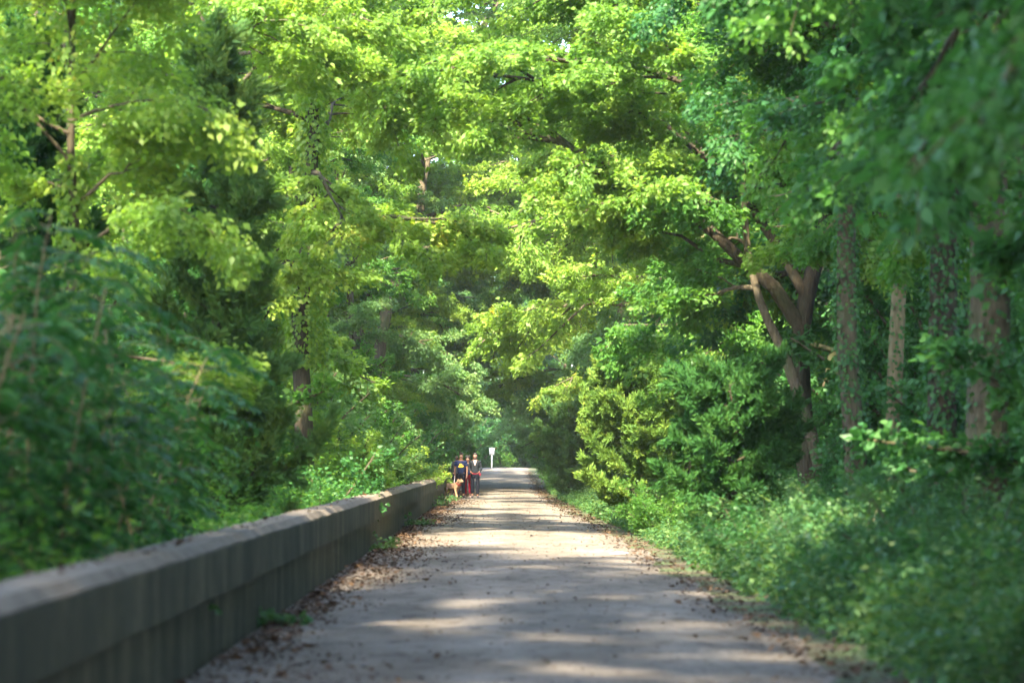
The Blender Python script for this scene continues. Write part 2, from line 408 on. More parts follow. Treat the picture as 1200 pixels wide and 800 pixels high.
def gen_bush(seed, H=3, W=2.6, ns=22, n=16000, leaf=.10, lm='broad', up=.75, arch=.5):
    rng = np.random.default_rng(seed); tubes, tw = [], []
    for i in range(ns):
        az = i*2.4+rng.normal(0, .4); out = math.sqrt(rng.random())
        b = np.array([math.cos(az)*out*W*.16, math.sin(az)*out*W*.16, -.1])
        d0 = nrm(np.array([math.cos(az)*out*W*.5, math.sin(az)*out*W*.5, H*up*rng.uniform(.8, 1.2)]))
        L = H*rng.uniform(.7, 1.08)*(1.05-.3*out)
        sp = poly(b, d0, L, 6, (math.cos(az)*arch*.6, math.sin(az)*arch*.6, -arch*.5), .08, rng)
        tubes.append((sp, .012*H*np.linspace(1, .25, 6)**1.0+.003, 5))
        k = int(9*L/1.5)+4
        for j in range(k):
            s = .10+.9*(j+.5)/k
            p, d = at_s(sp, min(s, .99)); a2 = rng.random()*6.28
            dd = nrm(d*.6+np.array([math.cos(a2), math.sin(a2), rng.normal(.15, .3)]))
            L2 = rng.uniform(.25, .6)*min(1, H/2.2)*(1.2-.4*s)
            tw.append((p, p+dd*L2))
            if rng.random() < .5: tubes.append((np.array([p, p+dd*L2*.5, p+dd*L2]), np.array([.006, .005, .003]), 3))
    return tubes_mesh('stems', tubes, BARK), spray_leaves('foliage', tw, n, leaf, rng, LM[lm], flat=.35, spread=.6, aspect=.32)

def gen_cedar(seed, H=7, W=2.4, n=60000, lm='cedar', base=.04, r0=.13, multi=False):
    """feathery evergreen: ascending branches covered in fine short sprays"""
    rng = np.random.default_rng(seed); tubes = []; A, B = [], []
    tp = np.array([[rng.normal(0, .01)*H, rng.normal(0, .01)*H, t*H] for t in np.linspace(-.02, 1, 8)])
    tubes.append((tp, r0*np.linspace(1.2, .12, 8), 10))
    nl = int(26*H/3)
    for i in range(nl):
        t = base+(1-base)*(i+.5)/nl
        p, d = at_s(tp, min(t, .98)); az = i*2.4+rng.normal(0, .3)
        prof = (1-t)**.62*(.55+.45*min(1, (t+.08)/.22)) if not multi else math.sqrt(max(.03, 1-(2*t-.85)**2/1.4))
        L = W*.52*prof*rng.uniform(.65, 1.2)+.12
        el = rng.uniform(.25, .75)
        sp = poly(p, (math.cos(az)*math.cos(el), math.sin(az)*math.cos(el), math.sin(el)), L, 5, (0, 0, .35), .1, rng)
        tubes.append((sp, (.012+.012*L)*np.linspace(1, .25, 5), 4))
        k = int((15 if multi else 10)*L)+5
        for j in range(k):
            s = .15+.85*(j+.5)/k; q, dq = at_s(sp, min(s, .99))
            dd = nrm(dq*.9+rng.normal(0, .6, 3)+np.array([0, 0, .3])); L2 = rng.uniform(.16, .42)
            A.append(q); B.append(q+dd*L2)
    A = np.array(A); B = np.array(B); ix = rng.integers(0, len(A), n); u = rng.random(n)
    d = nrm(B-A)[ix]
    P = A[ix]+(B-A)[ix]*u[:, None]+rng.normal(0, .035, (n, 3))
    D = d+rng.normal(0, .55, (n, 3)); D[:, 2] += .15
    L = rng.uniform(.07, .17, n)
    tt = np.clip(rng.random(len(A))[ix]*.6+rng.random(n)*.4, 0, 1)
    cm = leaves_mesh('crown', P, D, rng.normal(0, 1, (n, 3)), L, L*.13, rng, LM[lm], tint=tt, cup=.02, droop=.05)
    return tubes_mesh('trunk', tubes, BARK_DARK), cm

def gen_pinnate(seed, H=3.6, nst=3, spread=.5, lm='deep', leaf=.13, per=11):
    """sapling with arching compound leaves"""
    rng = np.random.default_rng(seed); tubes = []; P, D, N, L = [], [], [], []
    for s_ in range(nst):
        az = rng.random()*6.28
        st = poly((rng.normal(0, spread*.4), rng.normal(0, spread*.4), -.15), (math.cos(az)*.15, math.sin(az)*.15, 1), H*rng.uniform(.75, 1.05), 8, (math.cos(az)*.25, math.sin(az)*.25, 0), .05, rng)
        tubes.append((st, np.linspace(.022, .006, 8), 6))
        nr = int(13*H)
        for i in range(nr):
            t = .08+.92*(i+.5)/nr; p, d = at_s(st, min(t, .99)); a2 = i*2.4+rng.normal(0, .4)
            LL = rng.uniform(.45, .85)
            ra = poly(p, (math.cos(a2)*.9, math.sin(a2)*.9, .55), LL, 6, (0, 0, -1.2), .04, rng)
            tubes.append((ra, np.linspace(.006, .002, 6), 3))
            for j in range(per):
                s2 = .2+.8*(j+.5)/per; q, dq = at_s(ra, min(s2, .99)); h = nrm(np.cross(dq, [0, 0, 1.0])+1e-5)
                for sg in (-1, 1):
                    P.append(q); D.append(dq*.45+h*sg+np.array([0, 0, -.25])+rng.normal(0, .15, 3)); N.append(np.array([0, 0, 1.0])+rng.normal(0, .3, 3)); L.append(leaf*rng.uniform(.75, 1.25))
    P = np.array(P); L = np.array(L)
    cm = leaves_mesh('foliage', P, np.array(D), np.array(N), L, L*.2, rng, LM[lm])
    return tubes_mesh('stems', tubes, BARK_PALE), cm

def plant(name, pair, x, y, label, cat, group=None, rz=0.0, sc=1.0, lm=None, z=None, parts=('trunk', 'crown'), bark=None, tilt=None):
    zz = float(gz(y))-.05 if z is None else z
    if x < -2.6 and z is None: zz -= .12
    r = empty(name, (x, y, zz), rz, sc)
    if tilt: r.rotation_euler = (tilt[0], tilt[1], rz)
    tag(r, label, cat, group)
    mobj(parts[0], pair[0], r, bark); mobj(parts[1], pair[1], r, LM[lm] if lm else None)
    return r
SF = ('stems', 'foliage')

# ------------------------------------------------------------------ prototypes shared between trees
T = [gen_tree(11, H=17, r0=.24, base=.16, rad=5.2, nl=20, n=135000, leaf=.125, rise=.9),
     gen_tree(12, H=19, r0=.27, base=.20, rad=6.0, nl=21, n=150000, leaf=.125, lean=(.05, .0), droop=-.7),
     gen_tree(13, H=15, r0=.20, base=.14, rad=5.0, nl=19, n=125000, leaf=.12, lean=(-.06, .03), droop=-.6),
     gen_tree(14, H=20, r0=.26, base=.30, rad=5.4, nl=19, n=125000, leaf=.13, droop=-.4, rise=1.0),
     gen_tree(15, H=12, r0=.15, base=.17, rad=4.6, nl=18, n=110000, leaf=.115, droop=-.9, rise=.7)]
U = [gen_bush(25, 6.5, 6.0, 34, 85000, .12, arch=.8), gen_bush(26, 5.2, 5.6, 30, 70000, .11, arch=1.0)]
B = [gen_bush(21, 3.0, 2.8, 24, 24000, .09), gen_bush(22, 4.2, 3.4, 26, 36000, .095, arch=.7), gen_bush(23, 2.2, 2.6, 22, 20000, .07)]
C = [gen_cedar(31, 7.4, 3.2, 140000), gen_cedar(32, 3.4, 3.3, 120000, 'cedarlit', base=.02, r0=.06, multi=True),
     gen_cedar(33, 3.4, 2.9, 105000, 'cedar', base=.02, r0=.06, multi=True)]

def ivy(trunk_pts, rad, n, seed, lm='deep', leaf=.085, sideways=None):
    rng = np.random.default_rng(seed); P, D, N = [], [], []
    for i in range(n):
        s = rng.random()**1.2; p, d = at_s(np.array(trunk_pts, float), min(s, .99)); a = rng.normal(sideways, 1.3) if sideways is not None else rng.random()*6.28
        o = np.array([math.cos(a), math.sin(a), 0]); r_ = rad*(1-.5*s)+rng.random()**2*.12
        P.append(p+o*r_); D.append(np.array([0, 0, -1])+o*.5+rng.normal(0, .4, 3)); N.append(o+rng.normal(0, .4, 3))
    L = leaf*rng.uniform(.7, 1.3, n)
    return leaves_mesh('ivy', np.array(P), np.array(D), np.array(N), L, L*.42, rng, LM[lm])

# ------------------------------------------------------------------ left side, behind the wall
P1 = [gen_pinnate(41, 3.5, 3), gen_pinnate(42, 4.3, 4, .8), gen_pinnate(43, 2.6, 3)]
for i, (k, x, y, rz, sc, lab) in enumerate([
    (0, -3.05, 16.0, 0.3, .84, 'leafy sapling with arching compound leaves right behind the near end of the wall'),
    (1, -3.9, 18.5, 1.3, .86, 'tall sapling at the left edge of the photo, with a thin pale stem'),
    (0, -3.15, 20.5, 2.6, .9, 'sapling of arching leaflets behind the wall in front of the dark cedar'),
    (2, -2.85, 18.0, 3.6, .85, 'short sapling leaning on the back of the wall between taller saplings'),
    (1, -4.6, 23.0, 4.4, .95, 'sapling farthest back among the dark saplings behind the wall'),
    (0, -3.35, 24.5, 5.3, .9, 'sapling standing just left of the dark cedar trunk'),
    (2, -3.75, 15.0, 1.9, 1.1, 'low sapling at the lower left corner behind the wall')]):
    plant('sapling', P1[k], x, y, lab, 'sapling', 'saplings behind the near wall', rz, sc, parts=SF)

plant('cedar_tree', C[0], -3.9, 33, 'feathery cedar with a sunlit top and dark skirts behind the wall', 'cedar', None, .4, 1.0)
plant('cedar_tree', C[0], -4.9, 38, 'second cedar half hidden behind the feathery cedar, beside the ivy trunk', 'cedar', None, 2.2, .9, 'cedarshade')
plant('cedar_tree', C[0], -6.0, 31, 'darkest cedar behind the saplings, deep in the shade', 'cedar', None, 4.0, .95, 'cedarshade')
plant('cedar_tree', C[0], -4.2, 36, 'short cedar added low behind the wall, darkened as the shade under the taller cedars', 'cedar', None, 5.0, .6, 'cedarshade')  # added to fill the shadow pocket with shade-coloured foliage

# slim tree at upper left with bare crooked limbs
tm, cm = gen_tree(51, H=10, r0=.075, base=.2, rad=2.0, nl=15, n=48000, leaf=.09, lean=(.01, 0), lm='yellow', extra=[
    ([(.05, 0, 4.6), (.25, -.1, 4.75), (.45, -.1, 4.95), (.62, -.2, 4.95), (.72, -.2, 5.1)], .03, .75),
    ([(.0, 0, 5.4), (-.4, -.3, 5.6), (-.9, -.4, 5.62), (-1.4, -.6, 5.5)], .03),
    ([(.0, 0, 6.0), (.3, -.2, 6.3), (.6, -.3, 6.7), (1.0, -.4, 7.2)], .025)])
sl = plant('slim_tree', (tm, cm), -4.95, 28, 'slim reddish-barked tree with bare crooked limbs at the upper left', 'tree')

mobj('ivy', ivy([(0, 0, 2.0), (0, 0, 4), (.02, 0, 5.2)], .16, 1500, 521, 'yellow', .08), sl)
mobj('ivy', ivy([(0.02, 0, 6.0), (.05, 0, 8), (.08, 0, 9.5)], .2, 1300, 522, 'yellow', .08), sl)
# tree with the straight ivy trunk
tm, cm = gen_tree(52, H=15, r0=.21, base=.25, rad=3.3, nl=18, n=120000, leaf=.105, lean=(.02, 0), droop=-.9, lm='yellow', bark=BARK_DARK)
SCREEN = gen_tree(53, H=12.5, r0=.16, base=.40, rad=3.6, nl=17, n=110000, leaf=.10, droop=-.8, lm='yellow')
plant('broadleaf_tree', SCREEN, -5.3, 43, 'yellow-green tree rising behind the feathery cedar, its leaves hanging before the straight trunk', 'tree')
st = plant('straight_tree', (tm, cm), -4.0, 50, 'straight brown trunk standing clear behind the wall, with a yellow-green crown', 'tree')

mobj('ivy', ivy([(0, 0, 3.6), (.05, 0, 6), (.1, 0, 8), (.15, 0, 10), (.2, 0, 13)], .34, 5200, 520, 'yellow', .10), st)
LEFT = [ # proto, x, y, rz, scale, leaf, label
 (1, -8.6, 61, 0.5, .95, 'yellow', 'tree with a dark leaning trunk high in the sunlit upper left'),
 (0, -9.6, 80, 1.9, 1.05, 'yellow', 'tall yellow-green tree behind the bushes beyond the ivy trunk'),
 (3, -7.6, 89, 3.0, 1.0, 'broad', 'tall bright tree whose bare trunk shows high above the left bushes'),
 (1, -13.0, 88, 4.1, 1.1, 'yellow', 'tall pale-trunked tree behind the feathery cedar'),
 (2, -10.5, 53, 5.0, .95, 'broad', 'rounded tree in the gap left of the straight brown trunk'),
 (0, -10.5, 66, 2.4, 1.0, 'pale', 'pale green tree glowing behind the slim tree at upper left'),
 (2, -6.2, 104, .9, 1.0, 'pale', 'pale weeping tree left of the path above the wall end'),
 (4, -5.7, 112, 2.8, .9, 'yellow', 'slender tree with a pale bare lower trunk in the left middle distance'),
 (1, -6.3, 128, 1.1, 1.0, 'pale', 'pale tree leaning towards the path past the walkers on the left'),
 (4, -6.0, 140, 3.8, 1.0, 'broad', 'low-branched tree on the left of the path behind the walkers'),
 (0, -7.0, 152, 4.7, 1.45, 'pale', 'tall hazy tree far down the left of the path'),
 (4, -4.2, 176, 0.2, 1.0, 'pale', 'left tree of the arch over the far end of the path'),
 (1, -6.5, 192, 2.0, .95, 'deep', 'dark tree on the left at the far end of the path'),
 (1, -4.6, 122, 2.2, 1.15, 'yellow', 'tall tree arching over the path from the left beyond the walkers'),
 (0, -7.0, 117, 4.9, 1.1, 'broad', 'tall tree rising beyond the end of the wall, behind the dark bush'),
 (3, -6.2, 112, 2.6, 1.35, 'yellow', 'tallest tree behind the wall end, its crown filling the top of the photo'),
 (2, -13.5, 74, .3, 1.1, 'broad', None), (0, -14, 95, 1.3, 1.1, 'yellow', None), (3, -12.5, 112, 2.3, 1.1, 'broad', None),
 (1, -13.5, 128, 3.3, 1.1, 'pale', None), (2, -15, 148, 4.3, 1.2, 'pale', None), (0, -12.5, 170, 5.3, 1.2, 'pale', None),
 (3, -19, 110, 5.9, 1.2, 'broad', None), (1, -22, 140, .8, 1.2, 'pale', None), (2, -13, 196, 1.7, 1.2, 'broad', None), (0, -20, 175, 2.9, 1.2, 'pale', None)]
ARCH = gen_tree(54, H=25, r0=.28, base=.34, rad=6.2, nl=22, n=150000, leaf=.135, lean=(.29, 0), droop=-.7, lm='fresh')
plant('broadleaf_tree', ARCH, -5.4, 106, 'tall tree leaning right across the path, closing the canopy over the walkers', 'tree', 'trees left of the path', 0, 1.12)
plant('broadleaf_tree', ARCH, 5.4, 139, 'tall tree leaning left across the path in the far distance', 'tree', 'trees right of the path', PI, 1.05)
for k, x, y, rz, sc, lm, lab in LEFT:
    plant('broadleaf_tree', T[k], x, y, lab or 'tall green tree in the sunlit woodland behind the trees left of the path', 'tree',
          'trees left of the path' if lab else 'woodland trees left of the path', rz, sc, lm)

LB = [
 (2, -3.5, 43, .2, 1.0, 'deep', 'dark low bush behind the wall below the cedars'),
 (0, -3.4, 57, 1.2, .72, 'yellow', 'bright bush behind the wall just past the straight brown trunk'),
 (0, -4.6, 64, 2.2, .95, 'yellow', 'sunny green bush behind the wall above the red leaves'),
 (1, -4.4, 73, 3.2, .85, 'pale', 'tall arching bush behind the middle of the wall'),
 (0, -3.5, 80, 4.2, .85, 'yellow', 'rounded bush against the far half of the wall'),
 (1, -4.2, 92, 5.2, 1.0, 'deep', 'dark drooping bush behind the wall just left of the walkers'),
 (2, -3.1, 97, .7, .85, 'yellow', 'small bush spilling over the far end of the wall'),
 (1, -3.9, 108, 1.7, .95, 'deep', 'dark bush past the end of the wall behind the walkers'),
 (0, -3.1, 118, 2.7, .8, 'deep', 'shaded bush at the path edge some way past the walkers'),
 (1, -3.6, 134, 3.7, .9, 'broad', 'leafy bush on the left verge half hidden by the walkers'),
 (1, -3.4, 160, 4.7, .95, 'deep', 'dark bush under the arch of trees left of the white sign'),
 (0, -3.2, 186, 5.7, 1.0, 'deep', 'darkest bush on the left at the crest of the path'),
 (0, -4.6, 51, .4, .8, 'broad', 'bush at the foot of the straight brown trunk'),
 (1, -6.4, 46, 1.4, 1.05, 'yellow', 'bright bush seen between the cedars and the straight trunk'),
 (1, -7.0, 58, 1.9, 1.2, 'yellow', 'tall bush behind the straight trunk, right of it'),
 (1, -6.6, 70, 2.9, 1.25, 'pale', 'tall pale bush behind the sunny bushes on the left'),
 (1, -6.4, 84, 3.9, 1.2, 'broad', 'tall bush rising behind the rounded bush by the wall'),
 (1, -6.2, 98, 4.9, 1.3, 'broad', 'tall bush behind the dark drooping bush by the walkers')]
for k, x, y, rz, sc, lm, lab in LB:
    plant('bush', B[k], x, y, lab, 'bush', 'bushes behind the wall', rz, sc, lm, parts=SF)
plant('yellow_shrub', gen_bush(61, 1.5, 1.0, 9, 700, .12, lm='gold'), -2.75, 101.5, 'small shrub of golden leaves at the end of the wall beside the walkers', 'shrub', parts=SF)

# ------------------------------------------------------------------ right side
# forked tree whose limbs reach over the path
fork_path = [(.25, 0, -.2), (.12, 0, .9), (-.05, 0, 1.9), (-.12, .05, 3.2), (-.05, .1, 4.3), (.25, .2, 5.4), (.6, .3, 6.8), (.9, .4, 8.6), (1.1, .4, 11)]
fx = [([(-.10, .05, 4.0), (-.6, 0, 4.75), (-1.15, -.1, 5.2), (-1.75, -.2, 5.75), (-2.4, -.3, 6.25), (-3.5, -.4, 6.9), (-4.9, -.6, 7.5), (-6.4, -.8, 7.8)], .15, .45),
      ([(-1.15, -.1, 5.15), (-1.7, .2, 5.3), (-2.3, .4, 5.75), (-2.9, .7, 5.9)], .07, .8),
      ([(.0, .1, 4.6), (-.5, .5, 5.6), (-1.3, .9, 6.9), (-2.6, 1.2, 8.0), (-4.6, 1.4, 8.8), (-6.6, 1.6, 9.1)], .11, .4),
      ([(.5, .3, 6.3), (-.3, -.3, 7.3), (-1.6, -.9, 8.2), (-3.2, -1.2, 8.7), (-5.2, -1.5, 8.8), (-7.2, -1.7, 8.5)], .10),
      ([(.8, .3, 8.2), (-.3, .2, 9.3), (-1.8, .2, 10.2), (-3.6, .3, 10.6), (-5.6, .4, 10.6), (-7.8, .5, 10.3)], .09)]
tm, cm = gen_tree(71, H=11, r0=.25, base=.55, rad=2.6, nl=9, n=125000, leaf=.10, path=fork_path, extra=fx, droop=-.7, rise=.5, bark=BARK_DARK, lm='fresh')
plant('forked_tree', (tm, cm), 5.75, 45, 'dark forked tree leaning its limbs out over the path from the right', 'tree')
stem2 = [(.0, 0, -.2), (-.25, 0, 1.2), (-.55, 0, 2.4), (-.95, -.05, 3.5), (-1.35, -.1, 4.3), (-1.6, -.1, 5.2), (-1.7, -.1, 6.5), (-1.6, 0, 8)]
tm, cm = gen_tree(72, H=8, r0=.14, base=.6, rad=1.8, nl=8, n=22000, leaf=.10, path=stem2, droop=-.7)
plant('slender_tree', (tm, cm), 6.2, 44.4, 'slender curving trunk crossing in front of the forked tree', 'tree')

RT = [ # x, y, r, H, seed, bark, ivy leaves, crown leaves, label
 (5.45, 27, .27, 15, 81, BARK, 900, 26000, 'thick pale-barked trunk with patches of ivy at the far right'),
 (5.45, 24.6, .13, 12, 82, BARK, 1500, 12000, 'thin ivy-wrapped trunk cut off by the right edge of the photo'),
 (5.75, 31, .22, 14, 83, BARK_DARK, 2200, 24000, 'dark ivy-covered trunk just left of the thick pale-barked trunk'),
 (6.25, 38, .15, 12, 84, BARK_PALE, 700, 18000, 'narrow light brown trunk between two ivy-covered trunks on the right'),
 (5.35, 36.5, .19, 13, 85, BARK, 1500, 20000, 'ivy-speckled upright trunk just right of the forked tree'),
 (6.9, 33.5, .18, 14, 86, BARK_DARK, 800, 20000, 'dark trunk standing back in the shade on the right')]
for x, y, r, H, sd, bk, ni, ncr, lab in RT:
    rng = np.random.default_rng(sd)
    tp = [(0, 0, -.2), (rng.normal(0, .04), 0, .12*H)]+[(rng.normal(0, .08), rng.normal(0, .08), t*H) for t in np.linspace(.25, 1, 6)]
    tm, cm = gen_tree(sd, H=H, r0=r, base=.54 if sd in (84, 85) else .38, rad=2.7, nl=13, n=int(ncr*2), leaf=.095, path=tp, droop=-1.0, rise=.5, bark=bk, lm='deep' if sd % 2 else 'broad')
    o = plant('ivy_trunk_tree', (tm, cm), x, y, lab, 'tree', 'ivy-clad trees on the right')
    mobj('ivy', ivy(tp[:6], r, int(ni*2.2), sd+200, leaf=.07), o)

# pale lit trunks in the right middle distance
for i, (x, y, r, H, rz, lab) in enumerate([
    (7.1, 85, .19, 17, 0, 'pale sunlit trunk rising behind the shrubs, leftmost of three in a row'),
    (7.9, 85.5, .23, 18, 2, 'thickest of the three pale trunks behind the shrubs, middle one'),
    (8.9, 87, .13, 15, 4, 'thinnest of the three pale trunks behind the shrubs, rightmost one')]):
    pth = [(0, 0, -.2)]+[(.02*H*math.sin(t*3+i)*.3, 0, t*H) for t in np.linspace(.12, 1, 7)]
    tm, cm = gen_tree(91+i, H=H, r0=r, base=.38, rad=3.6, nl=13, n=56000, leaf=.125, path=pth, droop=-.6, lm='yellow', bark=BARK_PALE)
    plant('pale_tree', (tm, cm), x, y, lab, 'tree', 'pale trunks behind the shrubs', 0)

RTREES = [
 (2, 7.6, 57, 0.4, 1.0, 'broad', 'bright tree spreading over the path behind the forked tree'),
 (1, 6.9, 69, 1.7, 1.0, 'yellow', 'yellow-green tree reaching over the path above the lit shrub'),
 (0, 9.0, 62, 2.7, 1.05, 'broad', 'tall tree behind the forked tree on the right'),
 (4, 7.4, 94, 3.9, 1.0, 'pale', 'leafy low-branched tree right of the path behind the lit shrub'),
 (1, 6.6, 103, 4.6, 1.0, 'yellow', 'yellow-green tree over the right side of the path level with the walkers'),
 (2, 6.0, 118, 5.4, 1.05, 'pale', 'pale tree leaning from the right towards the path behind the walkers'),
 (4, 4.7, 132, .6, 1.0, 'pale', 'low-branched pale tree on the right verge in the far distance'),
 (0, 7.2, 142, 1.5, 1.1, 'pale', 'tall hazy tree far down the right of the path'),
 (4, 4.6, 165, 2.5, 1.1, 'pale', 'right tree of the arch over the far end of the path'),
 (1, 6.2, 180, 3.5, 1.0, 'broad', 'tall tree on the right at the crest of the path'),
 (0, 4.5, 129, 3.1, 1.2, 'yellow', 'tall tree arching over the path from the right beyond the walkers'),
 (1, 5.4, 81, 3.6, 1.25, 'yellow', 'tall tree leaning over the path between the lit shrub and the walkers'),
 (3, 5.6, 117, 1.2, 1.35, 'yellow', 'tallest tree over the right side of the path beyond the walkers'),
 (2, 9.8, 49, 4.4, 1.1, 'deep', 'dark tree deep in the wood right of the forked tree'),
 (3, 10.5, 38, 5.2, 1.0, 'deep', 'dark tree deep in the wood behind the ivy-clad trunks'),
 (3, 9.2, 30, .9, 1.0, 'deep', 'dark tree deep in the wood at the right edge'),
 (1, 12.5, 60, 1.9, 1.1, 'broad', None), (0, 12, 76, 2.9, 1.1, 'broad', None), (3, 11.5, 92, 3.9, 1.1, 'broad', None),
 (2, 12, 110, 4.9, 1.2, 'broad', None), (1, 13, 130, 5.9, 1.2, 'pale', None), (0, 12, 155, .5, 1.2, 'pale', None),
 (2, 11.5, 178, 1.5, 1.2, 'broad', None), (2, 17, 84, 2.5, 1.2, 'broad', None), (3, 18, 112, 3.5, 1.2, 'broad', None), (1, 20, 150, 4.5, 1.2, 'pale', None), (2, 14, 46, 5.5, 1.2, 'deep', None)]
for k, x, y, rz, sc, lm, lab in RTREES:
    plant('broadleaf_tree', T[k], x, y, lab or 'tall green tree in the woodland behind the trees right of the path', 'tree',
          'trees right of the path' if lab else 'woodland trees right of the path', rz, sc, lm)

plant('cedar_shrub', C[1], 3.45, 61.5, 'sunlit olive-green feathery shrub beside the right edge of the path', 'shrub', 'feathery shrubs on the right', .5, 1.0)
plant('cedar_shrub', C[1], 4.7, 59, 'olive feathery shrub tucked behind the sunlit one, on its right', 'shrub', 'feathery shrubs on the right', 2.5, .95)
plant('cedar_shrub', C[2], 3.6, 37.5, 'dark green feathery shrub in the shade in front of the forked tree', 'shrub', 'feathery shrubs on the right', 1.5, .80, 'cedarshade')
plant('cedar_shrub', C[2], 4.3, 42.5, 'dark feathery shrub half hidden behind the shaded one', 'shrub', 'feathery shrubs on the right', 3.5, .72, 'cedarshade')
plant('cedar_shrub', C[2], 2.8, 96, 'dark upright feathery shrub at the path edge opposite the walkers', 'shrub', 'feathery shrubs on the right', 4.5, .98)
plant('cedar_shrub', C[2], 4.1, 101, 'dark feathery shrub behind the upright one opposite the walkers', 'shrub', 'feathery shrubs on the right', 5.5, 1.0)

RB = [
 (2, 3.05, 110, .3, .8, 'broad', 'pale bush at the right path edge past the dark upright shrub'),
 (0, 3.6, 122, 1.3, .9, 'deep', 'shaded bush on the right verge beyond the walkers'),
 (0, 3.8, 146, 2.3, 1.0, 'deep', 'dark bush on the right verge right of the white sign'),
 (1, 4.4, 168, 3.3, .9, 'deep', 'tall dark bush on the right near the crest of the path'),
 (0, 4.2, 188, 4.3, 1.0, 'deep', 'dark bush on the right at the crest of the path'),
 (1, 5.9, 68, 5.3, .95, 'broad', 'arching bush under the pale trunks on the right'),
 (1, 6.6, 76, .8, 1.0, 'broad', 'leafy bush behind the sunlit feathery shrub'),
 (0, 6.9, 53, 1.8, 1.0, 'deep', 'dark bush behind the forked tree'),
 (2, 4.15, 21.2, 2.8, .72, 'weed', 'soft green bush in the lower right corner, nearest the camera'),
 (2, 4.7, 24.2, 3.8, .78, 'weed', 'soft green bush in front of the thick pale-barked trunk'),
 (2, 3.9, 26.5, 4.8, .66, 'weed', 'low green bush on the verge between the path and the ivy trunks'),
 (2, 3.75, 19.4, .7, .55, 'deep', 'low dark green mound of leaves at the bottom right, nearest the path'),
 (2, 3.55, 23.0, 1.7, .5, 'deep', 'small dark mound of leaves on the verge behind the nearest bush'),
 (2, 3.5, 30.5, 2.7, .58, 'deep', 'small dark bush at the path edge in front of the shaded feathery shrub'),
 (2, 3.3, 48.5, 3.7, .62, 'broad', 'small green bush at the path edge between the feathery shrubs'),
 (2, 5.1, 29.5, 5.8, .85, 'deep', 'dark low bush at the foot of the ivy-covered trunk'),
 (2, 4.6, 33.5, .1, .72, 'weed', 'low bush at the foot of the upright ivy-speckled trunk'),
 (2, 5.3, 40.5, 1.1, .8, 'deep', 'dark low bush at the foot of the forked tree'),
 (0, 7.4, 42, 2.1, 1.05, 'deep', 'dark bush deep in the wood between the trunks on the right'),
 (0, 7.2, 28.5, 3.1, 1.0, 'deep', 'dark bush at the right edge behind the thin ivy trunk'),
 (1, 8.0, 36, 4.1, 1.0, 'deep', 'tall dark bush in the wood behind the narrow light brown trunk'),
 (2, -2.2, 222, 5.1, 1.6, 'broad', 'bright bush straight ahead beyond the crest, behind the white sign'),
 (1, 0.4, 226, .2, 1.2, 'broad', 'tall bush straight ahead beyond the crest of the path'),
 (1, 3.2, 220, 1.2, 1.15, 'deep', 'dark bush straight ahead beyond the crest, on the right'),
 (1, -5.2, 220, 2.2, 1.2, 'deep', 'dark bush straight ahead beyond the crest, on the left'),
 (1, 6.4, 212, 3.2, 1.3, 'deep', 'dark bush beyond the crest at the right, under the arch')]
for k, x, y, rz, sc, lm, lab in RB:
    plant('bush', B[k], x, y, lab, 'bush', 'bushes right of the path' if y < 200 else 'bushes beyond the crest', rz, sc, lm, parts=SF)
# understory trees that fill the woods to the ground
for k, x, y, rz, sc, lm in [
    (0, -8.5, 47, 0, 1.0, 'broad'), (1, -9.5, 56, 1, 1.1, 'yellow'), (0, -8.5, 68, 2, 1.0, 'broad'), (1, -8.0, 79, 3, 1.1, 'pale'), (0, -8.2, 92, 4, 1.1, 'broad'),
    (1, -6.8, 106, 5, 1.1, 'pale'), (0, -7.0, 120, .5, 1.1, 'broad'), (1, -6.5, 136, 1.5, 1.2, 'pale'), (0, -6.8, 152, 2.5, 1.2, 'broad'), (1, -6.2, 170, 3.5, 1.2, 'pale'), (0, -6.6, 192, 4.5, 1.3, 'deep'),
    (1, -12, 62, 5.5, 1.2, 'yellow'), (0, -12, 100, .8, 1.3, 'broad'), (1, -13, 140, 1.8, 1.5, 'pale')]:
    plant('understory_tree', U[k], x, y, 'leafy multi-stemmed small tree among the trunks left of the path', 'small tree', 'understory left of the path', rz, sc, lm, parts=SF)
for k, x, y, rz, sc, lm in [
    (0, 9.2, 44, 0, .9, 'deep'), (1, 10, 34, 1, 1.0, 'deep'), (0, 8.6, 25, 2, .9, 'deep'), (1, 9.0, 54, 3, 1.0, 'deep'), (0, 9.2, 64, 4, 1.0, 'broad'),
    (1, 9.6, 78, 5, 1.0, 'broad'), (0, 8.0, 96, .5, 1.1, 'broad'), (1, 7.0, 112, 1.5, 1.0, 'pale'), (0, 7.4, 128, 2.5, 1.1, 'broad'), (1, 6.8, 150, 3.5, 1.1, 'pale'), (0, 7.0, 172, 4.5, 1.2, 'broad'), (1, 6.8, 194, 5.5, 1.2, 'deep'),
    (0, 13, 40, 1.2, 1.3, 'deep'), (1, 14, 56, 2.2, 1.3, 'deep'), (0, 13.5, 86, 3.2, 1.3, 'broad'), (1, 12, 30, 4.2, 1.2, 'deep'), (0, 13, 120, 5.2, 1.4, 'broad')]:
    plant('understory_tree', U[k], x, y, 'leafy multi-stemmed small tree among the trunks right of the path', 'small tree', 'understory right of the path', rz, sc, lm, parts=SF)
for k, x, y, rz, sc in [(0, 7.0, 6, 0, 1.0), (1, 8.0, 12, 1, 1.1), (0, 7.0, -3, 2, 1.0), (1, 8.6, 18.5, 3, 1.0), (0, 11, 9, 4, 1.3), (1, -7.4, 3, 5, 1.0), (0, -8.2, 10, .5, 1.0), (1, -7.2, -5, 1.5, 1.0)]:  # unseen small trees added to block low sky light and darken the wall
    plant('understory_tree', U[k], x, y, 'leafy small tree added beside the camera to block sky light', 'small tree', 'added understory beside the camera', rz, sc, 'deep', parts=SF)
